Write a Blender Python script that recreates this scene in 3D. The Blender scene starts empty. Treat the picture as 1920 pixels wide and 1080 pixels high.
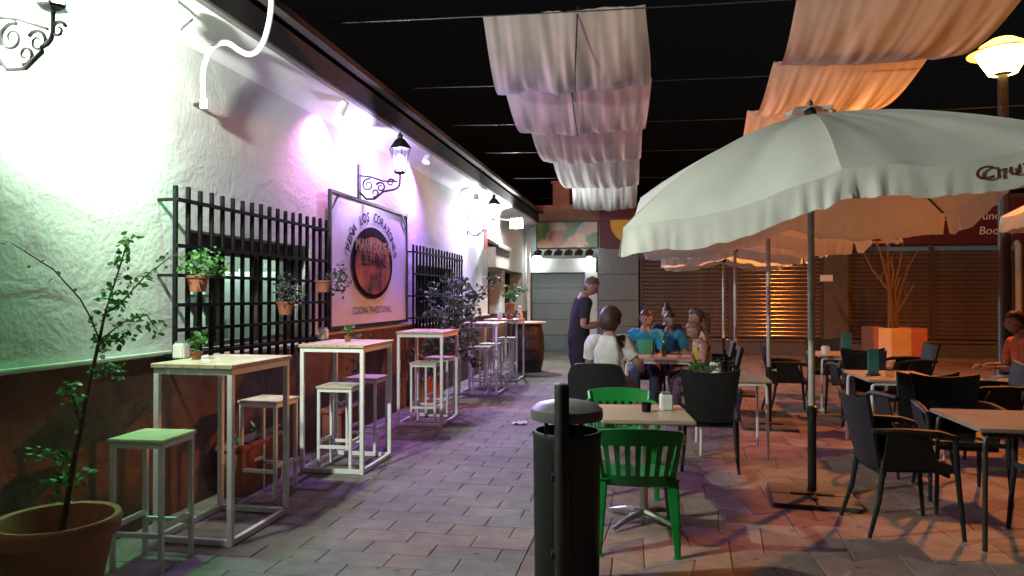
import bpy, bmesh, math, random
from mathutils import Vector, Matrix, noise
random.seed(7)
R = math.radians; PI = math.pi
S = bpy.context.scene; C = S.collection
# ------------------------------------------------------------------ camera
F = 1350.0; CH = 1.5; TH = math.atan(255/F); PH = math.atan(15/F)
cd = bpy.data.cameras.new('camera'); cam = bpy.data.objects.new('camera', cd); C.objects.link(cam)
cam.location = (0, 0, CH); cam.rotation_euler = (R(90)+PH, 0, TH)
cd.sensor_width = 36; cd.lens = 36*F/1920; cd.clip_end = 500; S.camera = cam
# ------------------------------------------------------------------ night sky
w = bpy.data.worlds.new('World'); S.world = w; w.use_nodes = True
nt = w.node_tree; sky = nt.nodes.new('ShaderNodeTexSky'); sky.sky_type = 'NISHITA'; sky.sun_disc = False
sky.sun_elevation = R(-4); sky.sun_rotation = R(140)
nt.links.new(sky.outputs[0], nt.nodes['Background'].inputs[0]); nt.nodes['Background'].inputs[1].default_value = 0.22
S.view_settings.view_transform = 'Standard'; S.view_settings.look = 'None'
S.view_settings.exposure = 0.0; S.view_settings.gamma = 1.0
S.cycles.sample_clamp_indirect = 4.0; S.cycles.max_bounces = 6; S.cycles.diffuse_bounces = 2; S.cycles.transparent_max_bounces = 16
S.cycles.use_denoising = True
# lamp powers (watts) and colours, used in each lamp's builder
P = dict(lanternA=760, lanternB=125, lanternC=140, flood=480, street=1900, spill=1150, globe=14, room=110,
         green=270, pink=125, violet=480, blue=380)
# ------------------------------------------------------------------ pixel -> place helpers (reference photo pixels)
cT, sT, cP, sP = math.cos(TH), math.sin(TH), math.cos(PH), math.sin(PH)
def ray(px, py):
    r = (px-960)/F; u = (540-py)/F; f = cP-u*sP
    return Vector((r*cT-f*sT, r*sT+f*cT, sP+u*cP))
O = Vector((0, 0, CH))
def gz(px, py, z=0.0): v = ray(px, py); return O+v*((z-CH)/v.z)
def wx(px, py, X): v = ray(px, py); return O+v*(X/v.x)
def wy(px, py, Y): v = ray(px, py); return O+v*(Y/v.y)
def dd(px, py, d): v = ray(px, py); return O+v*(d/(-v.x*sT+v.y*cT))
# ------------------------------------------------------------------ materials
MATS = {}
def mat(name, col=(.5,.5,.5), rough=.6, metal=0, var=.12, scale=6, bump=0, bscale=30, spec=.4, kind=None, col2=None, trans=0, emit=0, world=False, gum=False):
    if name in MATS: return MATS[name]
    m = bpy.data.materials.new(name); m.use_nodes = True; MATS[name] = m
    n, l = m.node_tree.nodes, m.node_tree.links
    b = n['Principled BSDF']; out = n['Material Output']
    tc = n.new('ShaderNodeTexCoord')
    nz = n.new('ShaderNodeTexNoise'); nz.inputs['Scale'].default_value = scale; nz.inputs['Detail'].default_value = 6; nz.inputs['Roughness'].default_value = .65
    ge = n.new('ShaderNodeNewGeometry'); cvec = ge.outputs['Position'] if world else tc.outputs['Object']
    l.new(cvec, nz.inputs['Vector'])
    cr = n.new('ShaderNodeValToRGB'); cr.color_ramp.elements[0].position = .3; cr.color_ramp.elements[1].position = .7
    c2 = col2 or tuple(min(1, c*(1+var)) for c in col)
    cr.color_ramp.elements[0].color = tuple(c*(1-var) for c in col)+(1,); cr.color_ramp.elements[1].color = tuple(c2)+(1,)
    l.new(nz.outputs[0], cr.inputs[0]); l.new(cr.outputs[0], b.inputs['Base Color'])
    if gum:      # trodden stains and dark spots
        st_ = n.new('ShaderNodeTexNoise'); st_.inputs['Scale'].default_value = 1.1; st_.inputs['Detail'].default_value = 5; l.new(cvec, st_.inputs['Vector'])
        r1 = n.new('ShaderNodeValToRGB'); r1.color_ramp.elements[0].position = .35; r1.color_ramp.elements[0].color = (.68,.66,.64,1); r1.color_ramp.elements[1].position = .62; l.new(st_.outputs[0], r1.inputs[0])
        vo = n.new('ShaderNodeTexVoronoi'); vo.inputs['Scale'].default_value = 5.5; l.new(cvec, vo.inputs['Vector'])
        r2 = n.new('ShaderNodeValToRGB'); r2.color_ramp.elements[0].position = .07; r2.color_ramp.elements[0].color = (.45,.43,.42,1); r2.color_ramp.elements[1].position = .13; l.new(vo.outputs['Distance'], r2.inputs[0])
        m1 = n.new('ShaderNodeMixRGB'); m1.blend_type = 'MULTIPLY'; m1.inputs[0].default_value = 1; l.new(cr.outputs[0], m1.inputs[1]); l.new(r1.outputs[0], m1.inputs[2])
        m2 = n.new('ShaderNodeMixRGB'); m2.blend_type = 'MULTIPLY'; m2.inputs[0].default_value = 1; l.new(m1.outputs[0], m2.inputs[1]); l.new(r2.outputs[0], m2.inputs[2]); l.new(m2.outputs[0], b.inputs['Base Color'])
    b.inputs['Roughness'].default_value = rough; b.inputs['Metallic'].default_value = metal; b.inputs['Specular IOR Level'].default_value = spec
    if bump:
        nb = n.new('ShaderNodeTexNoise'); nb.inputs['Scale'].default_value = bscale; nb.inputs['Detail'].default_value = 8; nb.inputs['Roughness'].default_value = .6
        l.new(cvec, nb.inputs['Vector'])
        bp = n.new('ShaderNodeBump'); bp.inputs['Strength'].default_value = min(1, bump*10 if bump < .1 else 1); bp.inputs['Distance'].default_value = bump
        l.new(nb.outputs[0], bp.inputs['Height']); l.new(bp.outputs[0], b.inputs['Normal'])
    if kind == 'glass':
        tr = n.new('ShaderNodeBsdfTransparent'); gl = n.new('ShaderNodeBsdfGlossy'); gl.inputs['Roughness'].default_value = .04
        tr.inputs[0].default_value = tuple(col)+(1,)
        lw = n.new('ShaderNodeLayerWeight'); lw.inputs[0].default_value = .5; pw_ = n.new('ShaderNodeMath'); pw_.operation = 'POWER'; pw_.inputs[1].default_value = 4; l.new(lw.outputs['Facing'], pw_.inputs[0]); fr = n.new('ShaderNodeMath'); fr.operation = 'MULTIPLY_ADD'; fr.inputs[1].default_value = .8; fr.inputs[2].default_value = .04; l.new(pw_.outputs[0], fr.inputs[0])
        mx = n.new('ShaderNodeMixShader'); l.new(fr.outputs[0], mx.inputs[0]); l.new(tr.outputs[0], mx.inputs[1]); l.new(gl.outputs[0], mx.inputs[2]); l.new(mx.outputs[0], out.inputs[0])
    if kind == 'glow':     # a lit lamp glass: lets the lamp's light out and glows itself
        tr = n.new('ShaderNodeBsdfTransparent'); em = n.new('ShaderNodeEmission'); em.inputs[0].default_value = tuple(col)+(1,); em.inputs[1].default_value = emit
        ad = n.new('ShaderNodeAddShader'); l.new(tr.outputs[0], ad.inputs[0]); l.new(em.outputs[0], ad.inputs[1]); l.new(ad.outputs[0], out.inputs[0])
    if trans:
        tl = n.new('ShaderNodeBsdfTranslucent'); l.new(cr.outputs[0], tl.inputs[0])
        mx = n.new('ShaderNodeMixShader'); mx.inputs[0].default_value = trans
        l.new(b.outputs[0], mx.inputs[1]); l.new(tl.outputs[0], mx.inputs[2]); l.new(mx.outputs[0], out.inputs[0])
    return m
def plaster():
    m = mat('plaster', (.55,.56,.525), .85, 0, .07, 1.3, 0)
    n, l = m.node_tree.nodes, m.node_tree.links; b = n['Principled BSDF']; tc = next(x for x in n if x.type == 'TEX_COORD')
    mp = n.new('ShaderNodeMapping'); mp.inputs['Rotation'].default_value = (.5, 0, 0); mp.inputs['Scale'].default_value = (1, .8, 1.3); l.new(tc.outputs['Object'], mp.inputs[0])
    a = n.new('ShaderNodeTexNoise'); a.inputs['Scale'].default_value = 3.2; a.inputs['Detail'].default_value = 7; a.inputs['Roughness'].default_value = .55; a.inputs['Distortion'].default_value = .5
    v = n.new('ShaderNodeTexNoise'); v.inputs['Scale'].default_value = 28; v.inputs['Detail'].default_value = 4
    l.new(mp.outputs[0], a.inputs[0]); l.new(tc.outputs['Object'], v.inputs[0])
    ad = n.new('ShaderNodeMath'); ad.operation = 'MULTIPLY_ADD'; ad.inputs[1].default_value = .22
    l.new(v.outputs[0], ad.inputs[0]); l.new(a.outputs[0], ad.inputs[2])
    bp = n.new('ShaderNodeBump'); bp.inputs['Strength'].default_value = .45; bp.inputs['Distance'].default_value = .035
    l.new(ad.outputs[0], bp.inputs['Height']); l.new(bp.outputs[0], b.inputs['Normal'])
    return m
def weave():
    m = mat('rattan', (.011,.0105,.011), .6, 0, .3, 20, 0, spec=.35)
    n, l = m.node_tree.nodes, m.node_tree.links; b = n['Principled BSDF']; tc = next(x for x in n if x.type == 'TEX_COORD')
    wa = n.new('ShaderNodeTexChecker'); wa.inputs['Scale'].default_value = 60; l.new(tc.outputs['Object'], wa.inputs[0])
    bp = n.new('ShaderNodeBump'); bp.inputs['Strength'].default_value = .7; bp.inputs['Distance'].default_value = .004
    l.new(wa.outputs['Fac'], bp.inputs['Height']); l.new(bp.outputs[0], b.inputs['Normal']); return m
def ramp_mat(name, stops, scale=3, rough=.5, coord='Object', tex='voronoi'):
    m = mat(name, (.5,.5,.5), rough); n, l = m.node_tree.nodes, m.node_tree.links
    b = n['Principled BSDF']; tc = next(x for x in n if x.type == 'TEX_COORD')
    if tex == 'voronoi':
        t = n.new('ShaderNodeTexVoronoi'); t.inputs['Scale'].default_value = scale; t.inputs['Randomness'].default_value = 1; o = t.outputs['Color']
        nz = n.new('ShaderNodeTexNoise'); nz.inputs['Scale'].default_value = scale*1.5; l.new(tc.outputs[coord], nz.inputs[0])
        mxv = n.new('ShaderNodeMixRGB'); mxv.inputs[0].default_value = .18; l.new(tc.outputs[coord], mxv.inputs[1]); l.new(nz.outputs['Color'], mxv.inputs[2]); l.new(mxv.outputs[0], t.inputs['Vector'])
        sp = n.new('ShaderNodeSeparateColor'); l.new(o, sp.inputs[0]); o = sp.outputs[0]
    else:
        t = n.new('ShaderNodeTexNoise'); t.inputs['Scale'].default_value = scale; l.new(tc.outputs[coord], t.inputs[0]); o = t.outputs[0]
    cr = n.new('ShaderNodeValToRGB'); e = cr.color_ramp.elements
    while len(e) < len(stops): e.new(.5)
    for q, (p, c) in zip(e, stops): q.position = p; q.color = tuple(c)+(1,)
    l.new(o, cr.inputs[0]); l.new(cr.outputs[0], b.inputs['Base Color']); return m
M = dict(
 plaster=plaster(), rattan=weave(),
 dado=mat('dado_paint', (.08,.04,.027), .75, 0, .3, 2.5, .03, 9, col2=(.17,.085,.055)),
 ledge=mat('ledge_paint', (.42,.41,.37), .8, 0, .15, 4, .01),
 cornice=mat('cornice_paint', (.7,.7,.68), .8, 0, .1, 2, .01, 12),
 fascia=mat('fascia_wood', (.035,.03,.028), .7, 0, .3, 3, .01), roof=mat('roof_tile', (.055,.038,.028), .8, 0, .35, 3, .02, 14),
 iron=mat('black_iron', (.02,.02,.02), .45, .3, .3, 20), iron2=mat('painted_grille', (.006,.007,.007), .75, 0, .3, 20, .004, 60, spec=.12),
 white_metal=mat('white_paint_metal', (.8,.8,.77), .38, 0, .1, 9, .002, 60),
 woodtop=mat('pale_wood', (.5,.38,.25), .4, 0, .22, 5, .003, 40, col2=(.6,.48,.33)), seatwood=mat('seat_wood', (.52,.47,.33), .45, 0, .2, 6, .003, 40),
 beech=mat('beech_laminate', (.46,.33,.21), .38, 0, .1, 3), shaded_beech=mat('shaded_laminate', (.26,.2,.15), .85, 0, .15, 5, spec=.1), edge=mat('table_edge', (.3,.2,.12), .5), darkwood=mat('dark_wood', (.06,.04,.03), .5, 0, .3, 8, .004),  # bare table's laminate is beech darkened, parasol shade put into its colour
 chrome=mat('brushed_steel', (.55,.55,.55), .32, .9, .1, 30), alu=mat('pole_aluminium', (.5,.49,.42), .45, .4, .2, 12), darkmetal=mat('dark_metal', (.05,.05,.05), .45, .5, .2, 12),
 green_plastic=mat('green_plastic', (.006,.2,.035), .33, 0, .08, 4, 0, spec=.5), black_plastic=mat('black_plastic', (.007,.007,.008), .6, 0, .2, 8), grey_lid=mat('grey_lid', (.1,.1,.097), .42, .2, .25, 9, .004, 40),
 canvas=mat('canvas', (.8,.78,.72), .8, 0, .06, 3, .004, 90, trans=.12), sailcloth=mat('sailcloth', (.78,.74,.69), .85, 0, .06, 3, .003, 60, trans=.55),
 print_red=mat('print_maroon', (.12,.02,.015), .7), terracotta=mat('terracotta', (.28,.095,.05), .75, 0, .2, 7, .006, 30), soil=mat('soil', (.02,.014,.01), .95, 0, .4, 20, .02, 60),
 leaf=mat('leaf', (.05,.15,.03), .5, 0, .4, 9, col2=(.09,.24,.05), trans=.25), leaf_dark=mat('leaf_dark', (.035,.07,.035), .55, 0, .4, 9, col2=(.08,.11,.06), trans=.2), leaf_pale=mat('leaf_pale', (.13,.2,.08), .5, 0, .3, 9, trans=.25),
 bark=mat('bark', (.075,.045,.03), .85, 0, .4, 20, .01, 50), drybark=mat('dry_bark', (.12,.075,.05), .85, 0, .3, 20, .01, 50),
 napkin=mat('white_plastic', (.78,.77,.72), .4), paper=mat('paper', (.8,.78,.73), .8), glass=mat('clear_glass', (.9,.93,.92), kind='glass'), bottle=mat('bottle_glass', (.3,.45,.25), kind='glass'), teal=mat('teal_print', (.05,.32,.3), .5, 0, .3, 8),
 banner=mat('banner_cloth', (.62,.6,.62), .7, 0, .05, 2), ink=mat('black_ink', (.015,.01,.015), .9, spec=.05), disc=ramp_mat('disc_print', [(.3,(.05,.015,.01)),(.5,(.34,.09,.015)),(.7,(.6,.2,.03))], 3.2, .9, tex='noise'), disc_rim=mat('disc_rim', (.02,.008,.008), .9, spec=.05), gold=mat('gold_print', (.6,.38,.06), .6), brown_print=mat('brown_print', (.32,.12,.05), .6),
 slab=mat('paving_slab', (.18,.158,.128), .8, 0, .25, 7, .014, 55, world=True, gum=True), slab2=mat('paving_slab_worn', (.192,.168,.138), .78, 0, .28, 6, .016, 45, world=True, gum=True), slab3=mat('paving_slab_sodium_tint', (.195,.14,.105), .8, 0, .25, 7, .014, 55, world=True, gum=True), flag=mat('flagstone', (.27,.195,.15), .8, 0, .25, 7, .014, 55, world=True, gum=True), flag2=mat('flagstone_sodium_tint', (.28,.18,.13), .78, 0, .25, 6, .016, 45, world=True, gum=True), mortar=mat('mortar', (.13,.115,.095), .95, 0, .3, 10),  # terrace stones lighter and redder: sodium lamp light put into their colour
 granite=mat('granite', (.06,.065,.065), .4, 0, .6, 40, col2=(.2,.2,.19)), maroon=mat('maroon_sign', (.09,.012,.02), .5, 0, .1, 3), yellow=mat('yellow_sign', (.68,.42,.04), .5, 0, .06, 3), terrawall=mat('terracotta_wall', (.42,.2,.14), .85, 0, .15, 2, .01), garage=mat('garage_door', (.17,.2,.2), .5, .2, .1, 2), shutter=mat('shutter_metal', (.26,.2,.165), .14, .7, .2, 4), shutter_frame=mat('shutter_frame', (.06,.045,.04), .5, .3, .2, 4), greywall=mat('grey_render', (.5,.52,.5), .85, 0, .1, 2, .01), darkstone=mat('dark_stone', (.08,.07,.065), .6, 0, .3, 8),
 food=ramp_mat('food_print', [(.0,(.1,.2,.06)),(.25,(.08,.28,.08)),(.42,(.55,.3,.08)),(.6,(.62,.5,.3)),(.78,(.5,.12,.05)),(1,(.6,.6,.55))], 3.4, .25),
 mural_o=mat('orange_paint', (.46,.29,.12), .7, 0, .12, 5), mural_r=mat('red_paint', (.32,.1,.06), .7, 0, .12, 5), mural_w=mat('cream_paint', (.6,.5,.42), .7, 0, .12, 5),
 barrel=mat('barrel_oak', (.03,.018,.012), .55, 0, .35, 8, .006, 30), room=mat('room_wall', (.2,.23,.2), .8), interior=mat('dark_interior', (.035,.035,.035), .8), fridge=mat('white_enamel', (.8,.8,.78), .3), red=mat('red_cloth', (.6,.05,.04), .8), tile=mat('wall_tile', (.3,.25,.2), .4, 0, .25, 30), hose=mat('white_conduit', (.8,.8,.77), .5),
)
# ------------------------------------------------------------------ mesh helpers
class MB:
    def __init__(s): s.v = []; s.f = []; s.m = []
    def add(s, vs, fs, mi=0):
        o = len(s.v); s.v += [tuple(v) for v in vs]; s.f += [tuple(i+o for i in f) for f in fs]; s.m += [mi]*len(fs); return s
    def box(s, c, d, rz=0, mx=None):
        x, y, z = d[0]/2, d[1]/2, d[2]/2; ca, sa = math.cos(rz), math.sin(rz)
        vs = [(-x,-y,-z),(x,-y,-z),(x,y,-z),(-x,y,-z),(-x,-y,z),(x,-y,z),(x,y,z),(-x,y,z)]
        vs = [(c[0]+a*ca-b*sa, c[1]+a*sa+b*ca, c[2]+e) for a, b, e in vs] if mx is None else [tuple(mx @ Vector(v)+Vector(c)) for v in vs]
        return s.add(vs, [(0,3,2,1),(4,5,6,7),(0,1,5,4),(1,2,6,5),(2,3,7,6),(3,0,4,7)])
    def bar(s, p, q, w, h=None):
        p, q = Vector(p), Vector(q); d = (q-p); L = d.length; d.normalize(); h = h or w
        up = Vector((0,0,1)) if abs(d.z) < .95 else Vector((0,1,0))
        a = d.cross(up).normalized(); b = a.cross(d)
        m = Matrix((a, d, b)).transposed()
        return s.box((p+q)/2, (w, L, h), mx=m)
    def tube(s, pts, r, n=8, cap=True):
        pts = [Vector(p) for p in pts]; rs = r if isinstance(r, (list, tuple)) else [r]*len(pts)
        vs = []; fs = []; prev = None
        for i, p in enumerate(pts):
            d = (pts[min(i+1, len(pts)-1)]-pts[max(i-1, 0)]).normalized()
            if prev is None:
                up = Vector((0,0,1)) if abs(d.z) < .9 else Vector((1,0,0)); a = d.cross(up).normalized()
            else: a = (prev-d*prev.dot(d)).normalized()
            prev = a; b = d.cross(a)
            for k in range(n): t = 2*PI*k/n; vs.append(p+(a*math.cos(t)+b*math.sin(t))*rs[i])
        for i in range(len(pts)-1):
            for k in range(n): fs.append((i*n+k, i*n+(k+1) % n, (i+1)*n+(k+1) % n, (i+1)*n+k))
        if cap: fs += [tuple(range(n))[::-1], tuple(range((len(pts)-1)*n, len(pts)*n))]
        return s.add(vs, fs)
    def lathe(s, prof, n=20, c=(0,0,0), sx=1, sy=1):
        vs = []; fs = []
        for r, z in prof:
            for k in range(n): t = 2*PI*k/n; vs.append((c[0]+r*sx*math.cos(t), c[1]+r*sy*math.sin(t), c[2]+z))
        for i in range(len(prof)-1):
            for k in range(n): fs.append((i*n+k, i*n+(k+1) % n, (i+1)*n+(k+1) % n, (i+1)*n+k))
        if prof[0][0] > 1e-4: fs.append(tuple(range(n))[::-1])
        if prof[-1][0] > 1e-4: fs.append(tuple(range((len(prof)-1)*n, len(prof)*n)))
        return s.add(vs, fs)
    def grid(s, fn, nu, nv):
        vs = [fn(i/nu, j/nv) for j in range(nv+1) for i in range(nu+1)]
        fs = [(j*(nu+1)+i, j*(nu+1)+i+1, (j+1)*(nu+1)+i+1, (j+1)*(nu+1)+i) for j in range(nv) for i in range(nu)]
        return s.add(vs, fs)
    def slab(s, fn, nu, nv, t):      # a grid with thickness along its normal-ish vector given by fn(u,v,off)
        a = len(s.v); s.grid(lambda u, v: fn(u, v, 0), nu, nv); b = len(s.v); s.grid(lambda u, v: fn(u, v, t), nu, nv)
        k = nu+1; rim = [i for i in range(nu)]+[j*k+nu for j in range(nv)]+[nv*k+i for i in range(nu, 0, -1)]+[j*k for j in range(nv, 0, -1)]
        for i in range(len(rim)): p, q = rim[i], rim[(i+1) % len(rim)]; s.f.append((a+p, b+p, b+q, a+q)); s.m.append(0)
        return s
    def prism(s, poly, z0, z1):
        n = len(poly); vs = [(x, y, z0) for x, y in poly]+[(x, y, z1) for x, y in poly]
        return s.add(vs, [tuple(range(n))[::-1], tuple(range(n, 2*n))]+[(i, (i+1) % n, n+(i+1) % n, n+i) for i in range(n)])
    def mesh(s, name, m, smooth=False, bevel=0, seg=2):
        me = bpy.data.meshes.new(name); me.from_pydata(s.v, [], s.f)
        for x in (m if isinstance(m, list) else [m]): me.materials.append(x)
        bm = bmesh.new(); bm.from_mesh(me)
        if bevel: bmesh.ops.bevel(bm, geom=[e for e in bm.edges if e.is_manifold and e.calc_face_angle(0) > .6], offset=bevel, segments=seg, affect='EDGES', clamp_overlap=True)
        bmesh.ops.recalc_face_normals(bm, faces=bm.faces); bm.to_mesh(me); bm.free()
        if smooth:
            for p in me.polygons: p.use_smooth = True
            me.set_sharp_from_angle(angle=R(42))
        return me
    def build(s, name, m, parent=None, smooth=False, bevel=0, seg=2):
        return link(name, s.mesh(name, m, smooth, bevel, seg), parent)
def link(name, me, parent=None):
    o = bpy.data.objects.new(name, me); C.objects.link(o)
    if parent: o.parent = parent
    return o
def tag(o, label, cat, group=None):
    o['label'] = label; o['category'] = cat
    if group: o['group'] = group
    return o
def thing(name, label, cat, loc=(0,0,0), rz=0, group=None):
    o = bpy.data.objects.new(name, None); o.empty_display_size = .1; C.objects.link(o)
    o.location = loc; o.rotation_euler = (0, 0, rz); return tag(o, label, cat, group)
def dup(root, label, loc=None, rz=None, scale=None):
    r = root.copy(); C.objects.link(r); r['label'] = label
    if loc is not None: r.location = loc
    if rz is not None: r.rotation_euler = (0, 0, rz)
    if scale: r.scale = (scale,)*3
    for ch in root.children:
        c = ch.copy(); C.objects.link(c); c.parent = r
        for g in ch.children: d = g.copy(); C.objects.link(d); d.parent = c
    return r
def lamp(name, parent, loc, watts, col, rad=.05, kind='POINT', aim=None, angle=90, blend=.6):
    l = bpy.data.lights.new(name, kind); l.energy = watts; l.color = col; l.shadow_soft_size = rad
    o = bpy.data.objects.new(name, l); C.objects.link(o); o.location = loc; o.parent = parent
    if kind == 'SPOT':
        l.spot_size = R(angle); l.spot_blend = blend; o.rotation_euler = Vector(aim).to_track_quat('-Z', 'Y').to_euler()
    return o
def text_mesh(txt, size=1, ext=0.0, shear=0, bold=0, align='CENTER'):
    cu = bpy.data.curves.new('t', 'FONT'); cu.body = txt; cu.size = size; cu.extrude = ext; cu.align_x = align; cu.shear = shear; cu.offset = bold; cu.resolution_u = 4
    o = bpy.data.objects.new('t', cu); C.objects.link(o); bpy.context.view_layer.update()
    me = bpy.data.meshes.new_from_object(o.evaluated_get(bpy.context.evaluated_depsgraph_get())); bpy.data.objects.remove(o); return me
def text_part(name, txt, size, fn, m, parent, **k):
    me = text_mesh(txt, size, **k); me.name = name; me.materials.clear(); me.materials.append(m)
    for v in me.vertices: v.co = fn(v.co.x, v.co.y, v.co.z)
    return link(name, me, parent)
def leaves(mb, pts, n, spread, size, rnd, flat=.6):
    for p in pts:
        for _ in range(n):
            d = Vector((rnd.gauss(0, 1), rnd.gauss(0, 1), rnd.gauss(0, .8))).normalized()*spread*rnd.random()**.5
            c = Vector(p)+d; a = Vector((rnd.gauss(0,1), rnd.gauss(0,1), rnd.gauss(-.2,flat))).normalized()
            b = a.cross(Vector((rnd.gauss(0,1), rnd.gauss(0,1), rnd.gauss(0,1)))).normalized(); nn = a.cross(b)
            s = size*rnd.uniform(.6, 1.25)
            mb.add([c, c+a*s*.35+b*s*.32+nn*s*.07, c+a*s, c+a*s*.35-b*s*.32+nn*s*.07, c+a*s*.75+b*s*.2, c+a*s*.75-b*s*.2], [(0,1,4,2),(0,2,5,3)])
    return mb
# ================================================================== ground
WX = -3.25; FY = 19.4
g = MB().box((2, 10, -.042), (90, 90, .07)).build('ground', M['mortar']); g['kind'] = 'structure'
rnd = random.Random(3)
stuffb = MB(); n_slab = 0; slab_cache = {}
def put_poly(poly, near, ms):
    global n_slab
    cx = sum(p[0] for p in poly)/len(poly); cy = sum(p[1] for p in poly)/len(poly)
    zt = rnd.uniform(-.001, .001); t1, t2 = rnd.uniform(-.003, .003), rnd.uniform(-.003, .003)
    q = [(x-cx, y-cy) for x, y in poly]; n = len(q); inn = [(x*.985, y*.985) for x, y in q]
    vs = [(x, y, -.02) for x, y in q]+[(x, y, -.0025+zt) for x, y in q]+[(x, y, zt+x*t1+y*t2) for x, y in inn]
    fs = [(i, (i+1) % n, n+(i+1) % n, n+i) for i in range(n)]+[(n+i, n+(i+1) % n, 2*n+(i+1) % n, 2*n+i) for i in range(n)]+[tuple(range(2*n, 3*n))]
    if near and n_slab < 300:
        b = MB().add(vs, fs); o = b.build('paving_slab', M[ms], g); o.location = (cx, cy, 0); n_slab += 1
    else:
        stuffb.add([(x+cx, y+cy, z) for x, y, z in vs], fs, ['slab','slab2','slab3','flag','flag2'].index(ms))
# rectangular slabs along the bar wall, laid in staggered courses that run along the alley
y0 = 1.6; row = 0
cells = []
while y0 < FY:
    h = .2; x = -3.25-(.2 if row % 2 else 0)
    while x < -.75:
        xa, xb = max(x, -3.25)+.0025, min(x+.4, -.7)-.0025
        if xb-xa > .05: cells.append(([(xa, y0+.0012), (xb, y0+.0012), (xb, y0+h-.0012), (xa, y0+h-.0012)], rnd.choice(['slab','slab2','slab'])))
        x += .4
    y0 += h; row += 1
# irregular flagstones on the terrace (jittered hexagonal net)
def jit(i, j):
    r2 = random.Random(i*7919+j*104729+5); return (r2.uniform(-.05, .05), r2.uniform(-.06, .06))
A = .23
def hv(i, j):           # shared vertex of a brick-like hex net
    dx, dy = jit(i, j); x = -.7+i*A; y = 1.6+j*.36+(.075 if (i+j) % 2 else -.075)
    return (x+(dx if i > 0 else 0), y+dy*.8)
for j in range(50):
    for i in range(0, 46):
        if (i+j) % 2: continue
        poly = [hv(i, j), hv(i+1, j), hv(i+2, j), hv(i+2, j+1), hv(i+1, j+1), hv(i, j+1)]
        cx = sum(p[0] for p in poly)/6; cy = sum(p[1] for p in poly)/6
        poly = [(cx+(x-cx)*.988, min(cy+(y-cy)*.988, FY-.02)) for x, y in poly]
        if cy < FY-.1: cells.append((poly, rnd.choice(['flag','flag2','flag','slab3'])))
def seen(p):
    cx = sum(q[0] for q in p)/len(p); cy = sum(q[1] for q in p)/len(p); r = cx*cT+cy*sT; f = -cx*sT+cy*cT
    return f > 2.6 and abs(r/f) < .75
cells.sort(key=lambda c: (not seen(c[0]), sum(q[1] for q in c[0])/len(c[0])))
for poly, ms in cells: put_poly(poly, seen(poly), ms)
o = stuffb.build('distant_paving', [M['slab'], M['slab2'], M['slab3'], M['flag'], M['flag2']], g); o['kind'] = 'stuff'
for p, mi in zip(o.data.polygons, stuffb.m): p.material_index = mi

# ================================================================== tavern (left)
tv = thing('tavern_building', 'long low white plastered tavern with red dado and dark eaves', 'building', (WX, 9, 0))
def tp(mb, name, m, parent=None, **k):      # part in world coordinates under the tavern
    o = mb.build(name, m, parent or tv, **k)
    if parent is None: o.location = (-WX, -9, 0)
    return o
Y0, Y1 = -3.0, FY
ops = [(4.62, 6.55, 1.02, 1.98), (9.85, 11.75, 1.05, 1.95), (14.5, 15.9, 0, 2.05), (16.3, 18.7, 0, 2.1)]   # window, window, door, doorway
wb = MB(); y = Y0
T = .34
def wseg(a, b, z0, z1):
    if b-a < .01 or z1-z0 < .01: return
    if z1 > 1.1: wb.box((WX-T/2, (a+b)/2, (max(z0, 1.1)+z1)/2), (T, b-a, z1-max(z0, 1.1)))
    if z0 < 1.1: tp(MB().box((WX-T/2+.02, (a+b)/2, (z0+min(z1, 1.1))/2), (T+.04, b-a, min(z1, 1.1)-z0)), 'dado', M['dado'])
for a, b, z0, z1 in ops:
    wseg(y, a, 0, 3.36); wseg(a, b, 0, z0); wseg(a, b, z1, 3.36); y = b
wseg(y, Y1, 0, 3.36)
tp(wb, 'wall', M['plaster'])
for a, b in [(Y0, 4.62), (6.55, 9.85), (11.75, 14.5), (15.9, 16.3), (18.7, Y1)]: tp(MB().box((WX+.028, (a+b)/2, 1.112), (.06, b-a, .026)), 'dado_ledge', M['ledge'], bevel=.006)
# coved cornice, fascia, tiled eave
pr = [(WX+.001, 3.30), (WX+.03, 3.36), (WX+.12, 3.42), (WX+.30, 3.46), (WX+.30, 3.50), (WX-.3, 3.5)]
cb = MB().add([(x, yy, z) for yy in (Y0, Y1) for x, z in pr], [(i, i+1, 6+i+1, 6+i) for i in range(5)])
tp(cb, 'cornice', M['cornice'], smooth=True)
tp(MB().box((WX+.22, (Y0+Y1)/2, 3.60), (.22, Y1-Y0, .20)), 'fascia', M['fascia'])
rf = MB().add([(WX+.46, Y0, 3.72), (WX+.46, Y1, 3.72), (WX-3.5, Y1, 4.9), (WX-3.5, Y0, 4.9), (WX+.46, Y0, 3.78), (WX+.46, Y1, 3.78), (WX-3.5, Y1, 4.98), (WX-3.5, Y0, 4.98)], [(0,3,2,1),(4,5,6,7),(0,1,5,4),(1,2,6,5),(2,3,7,6),(3,0,4,7)])
ro = tp(rf, 'roof', M['roof'])
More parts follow.
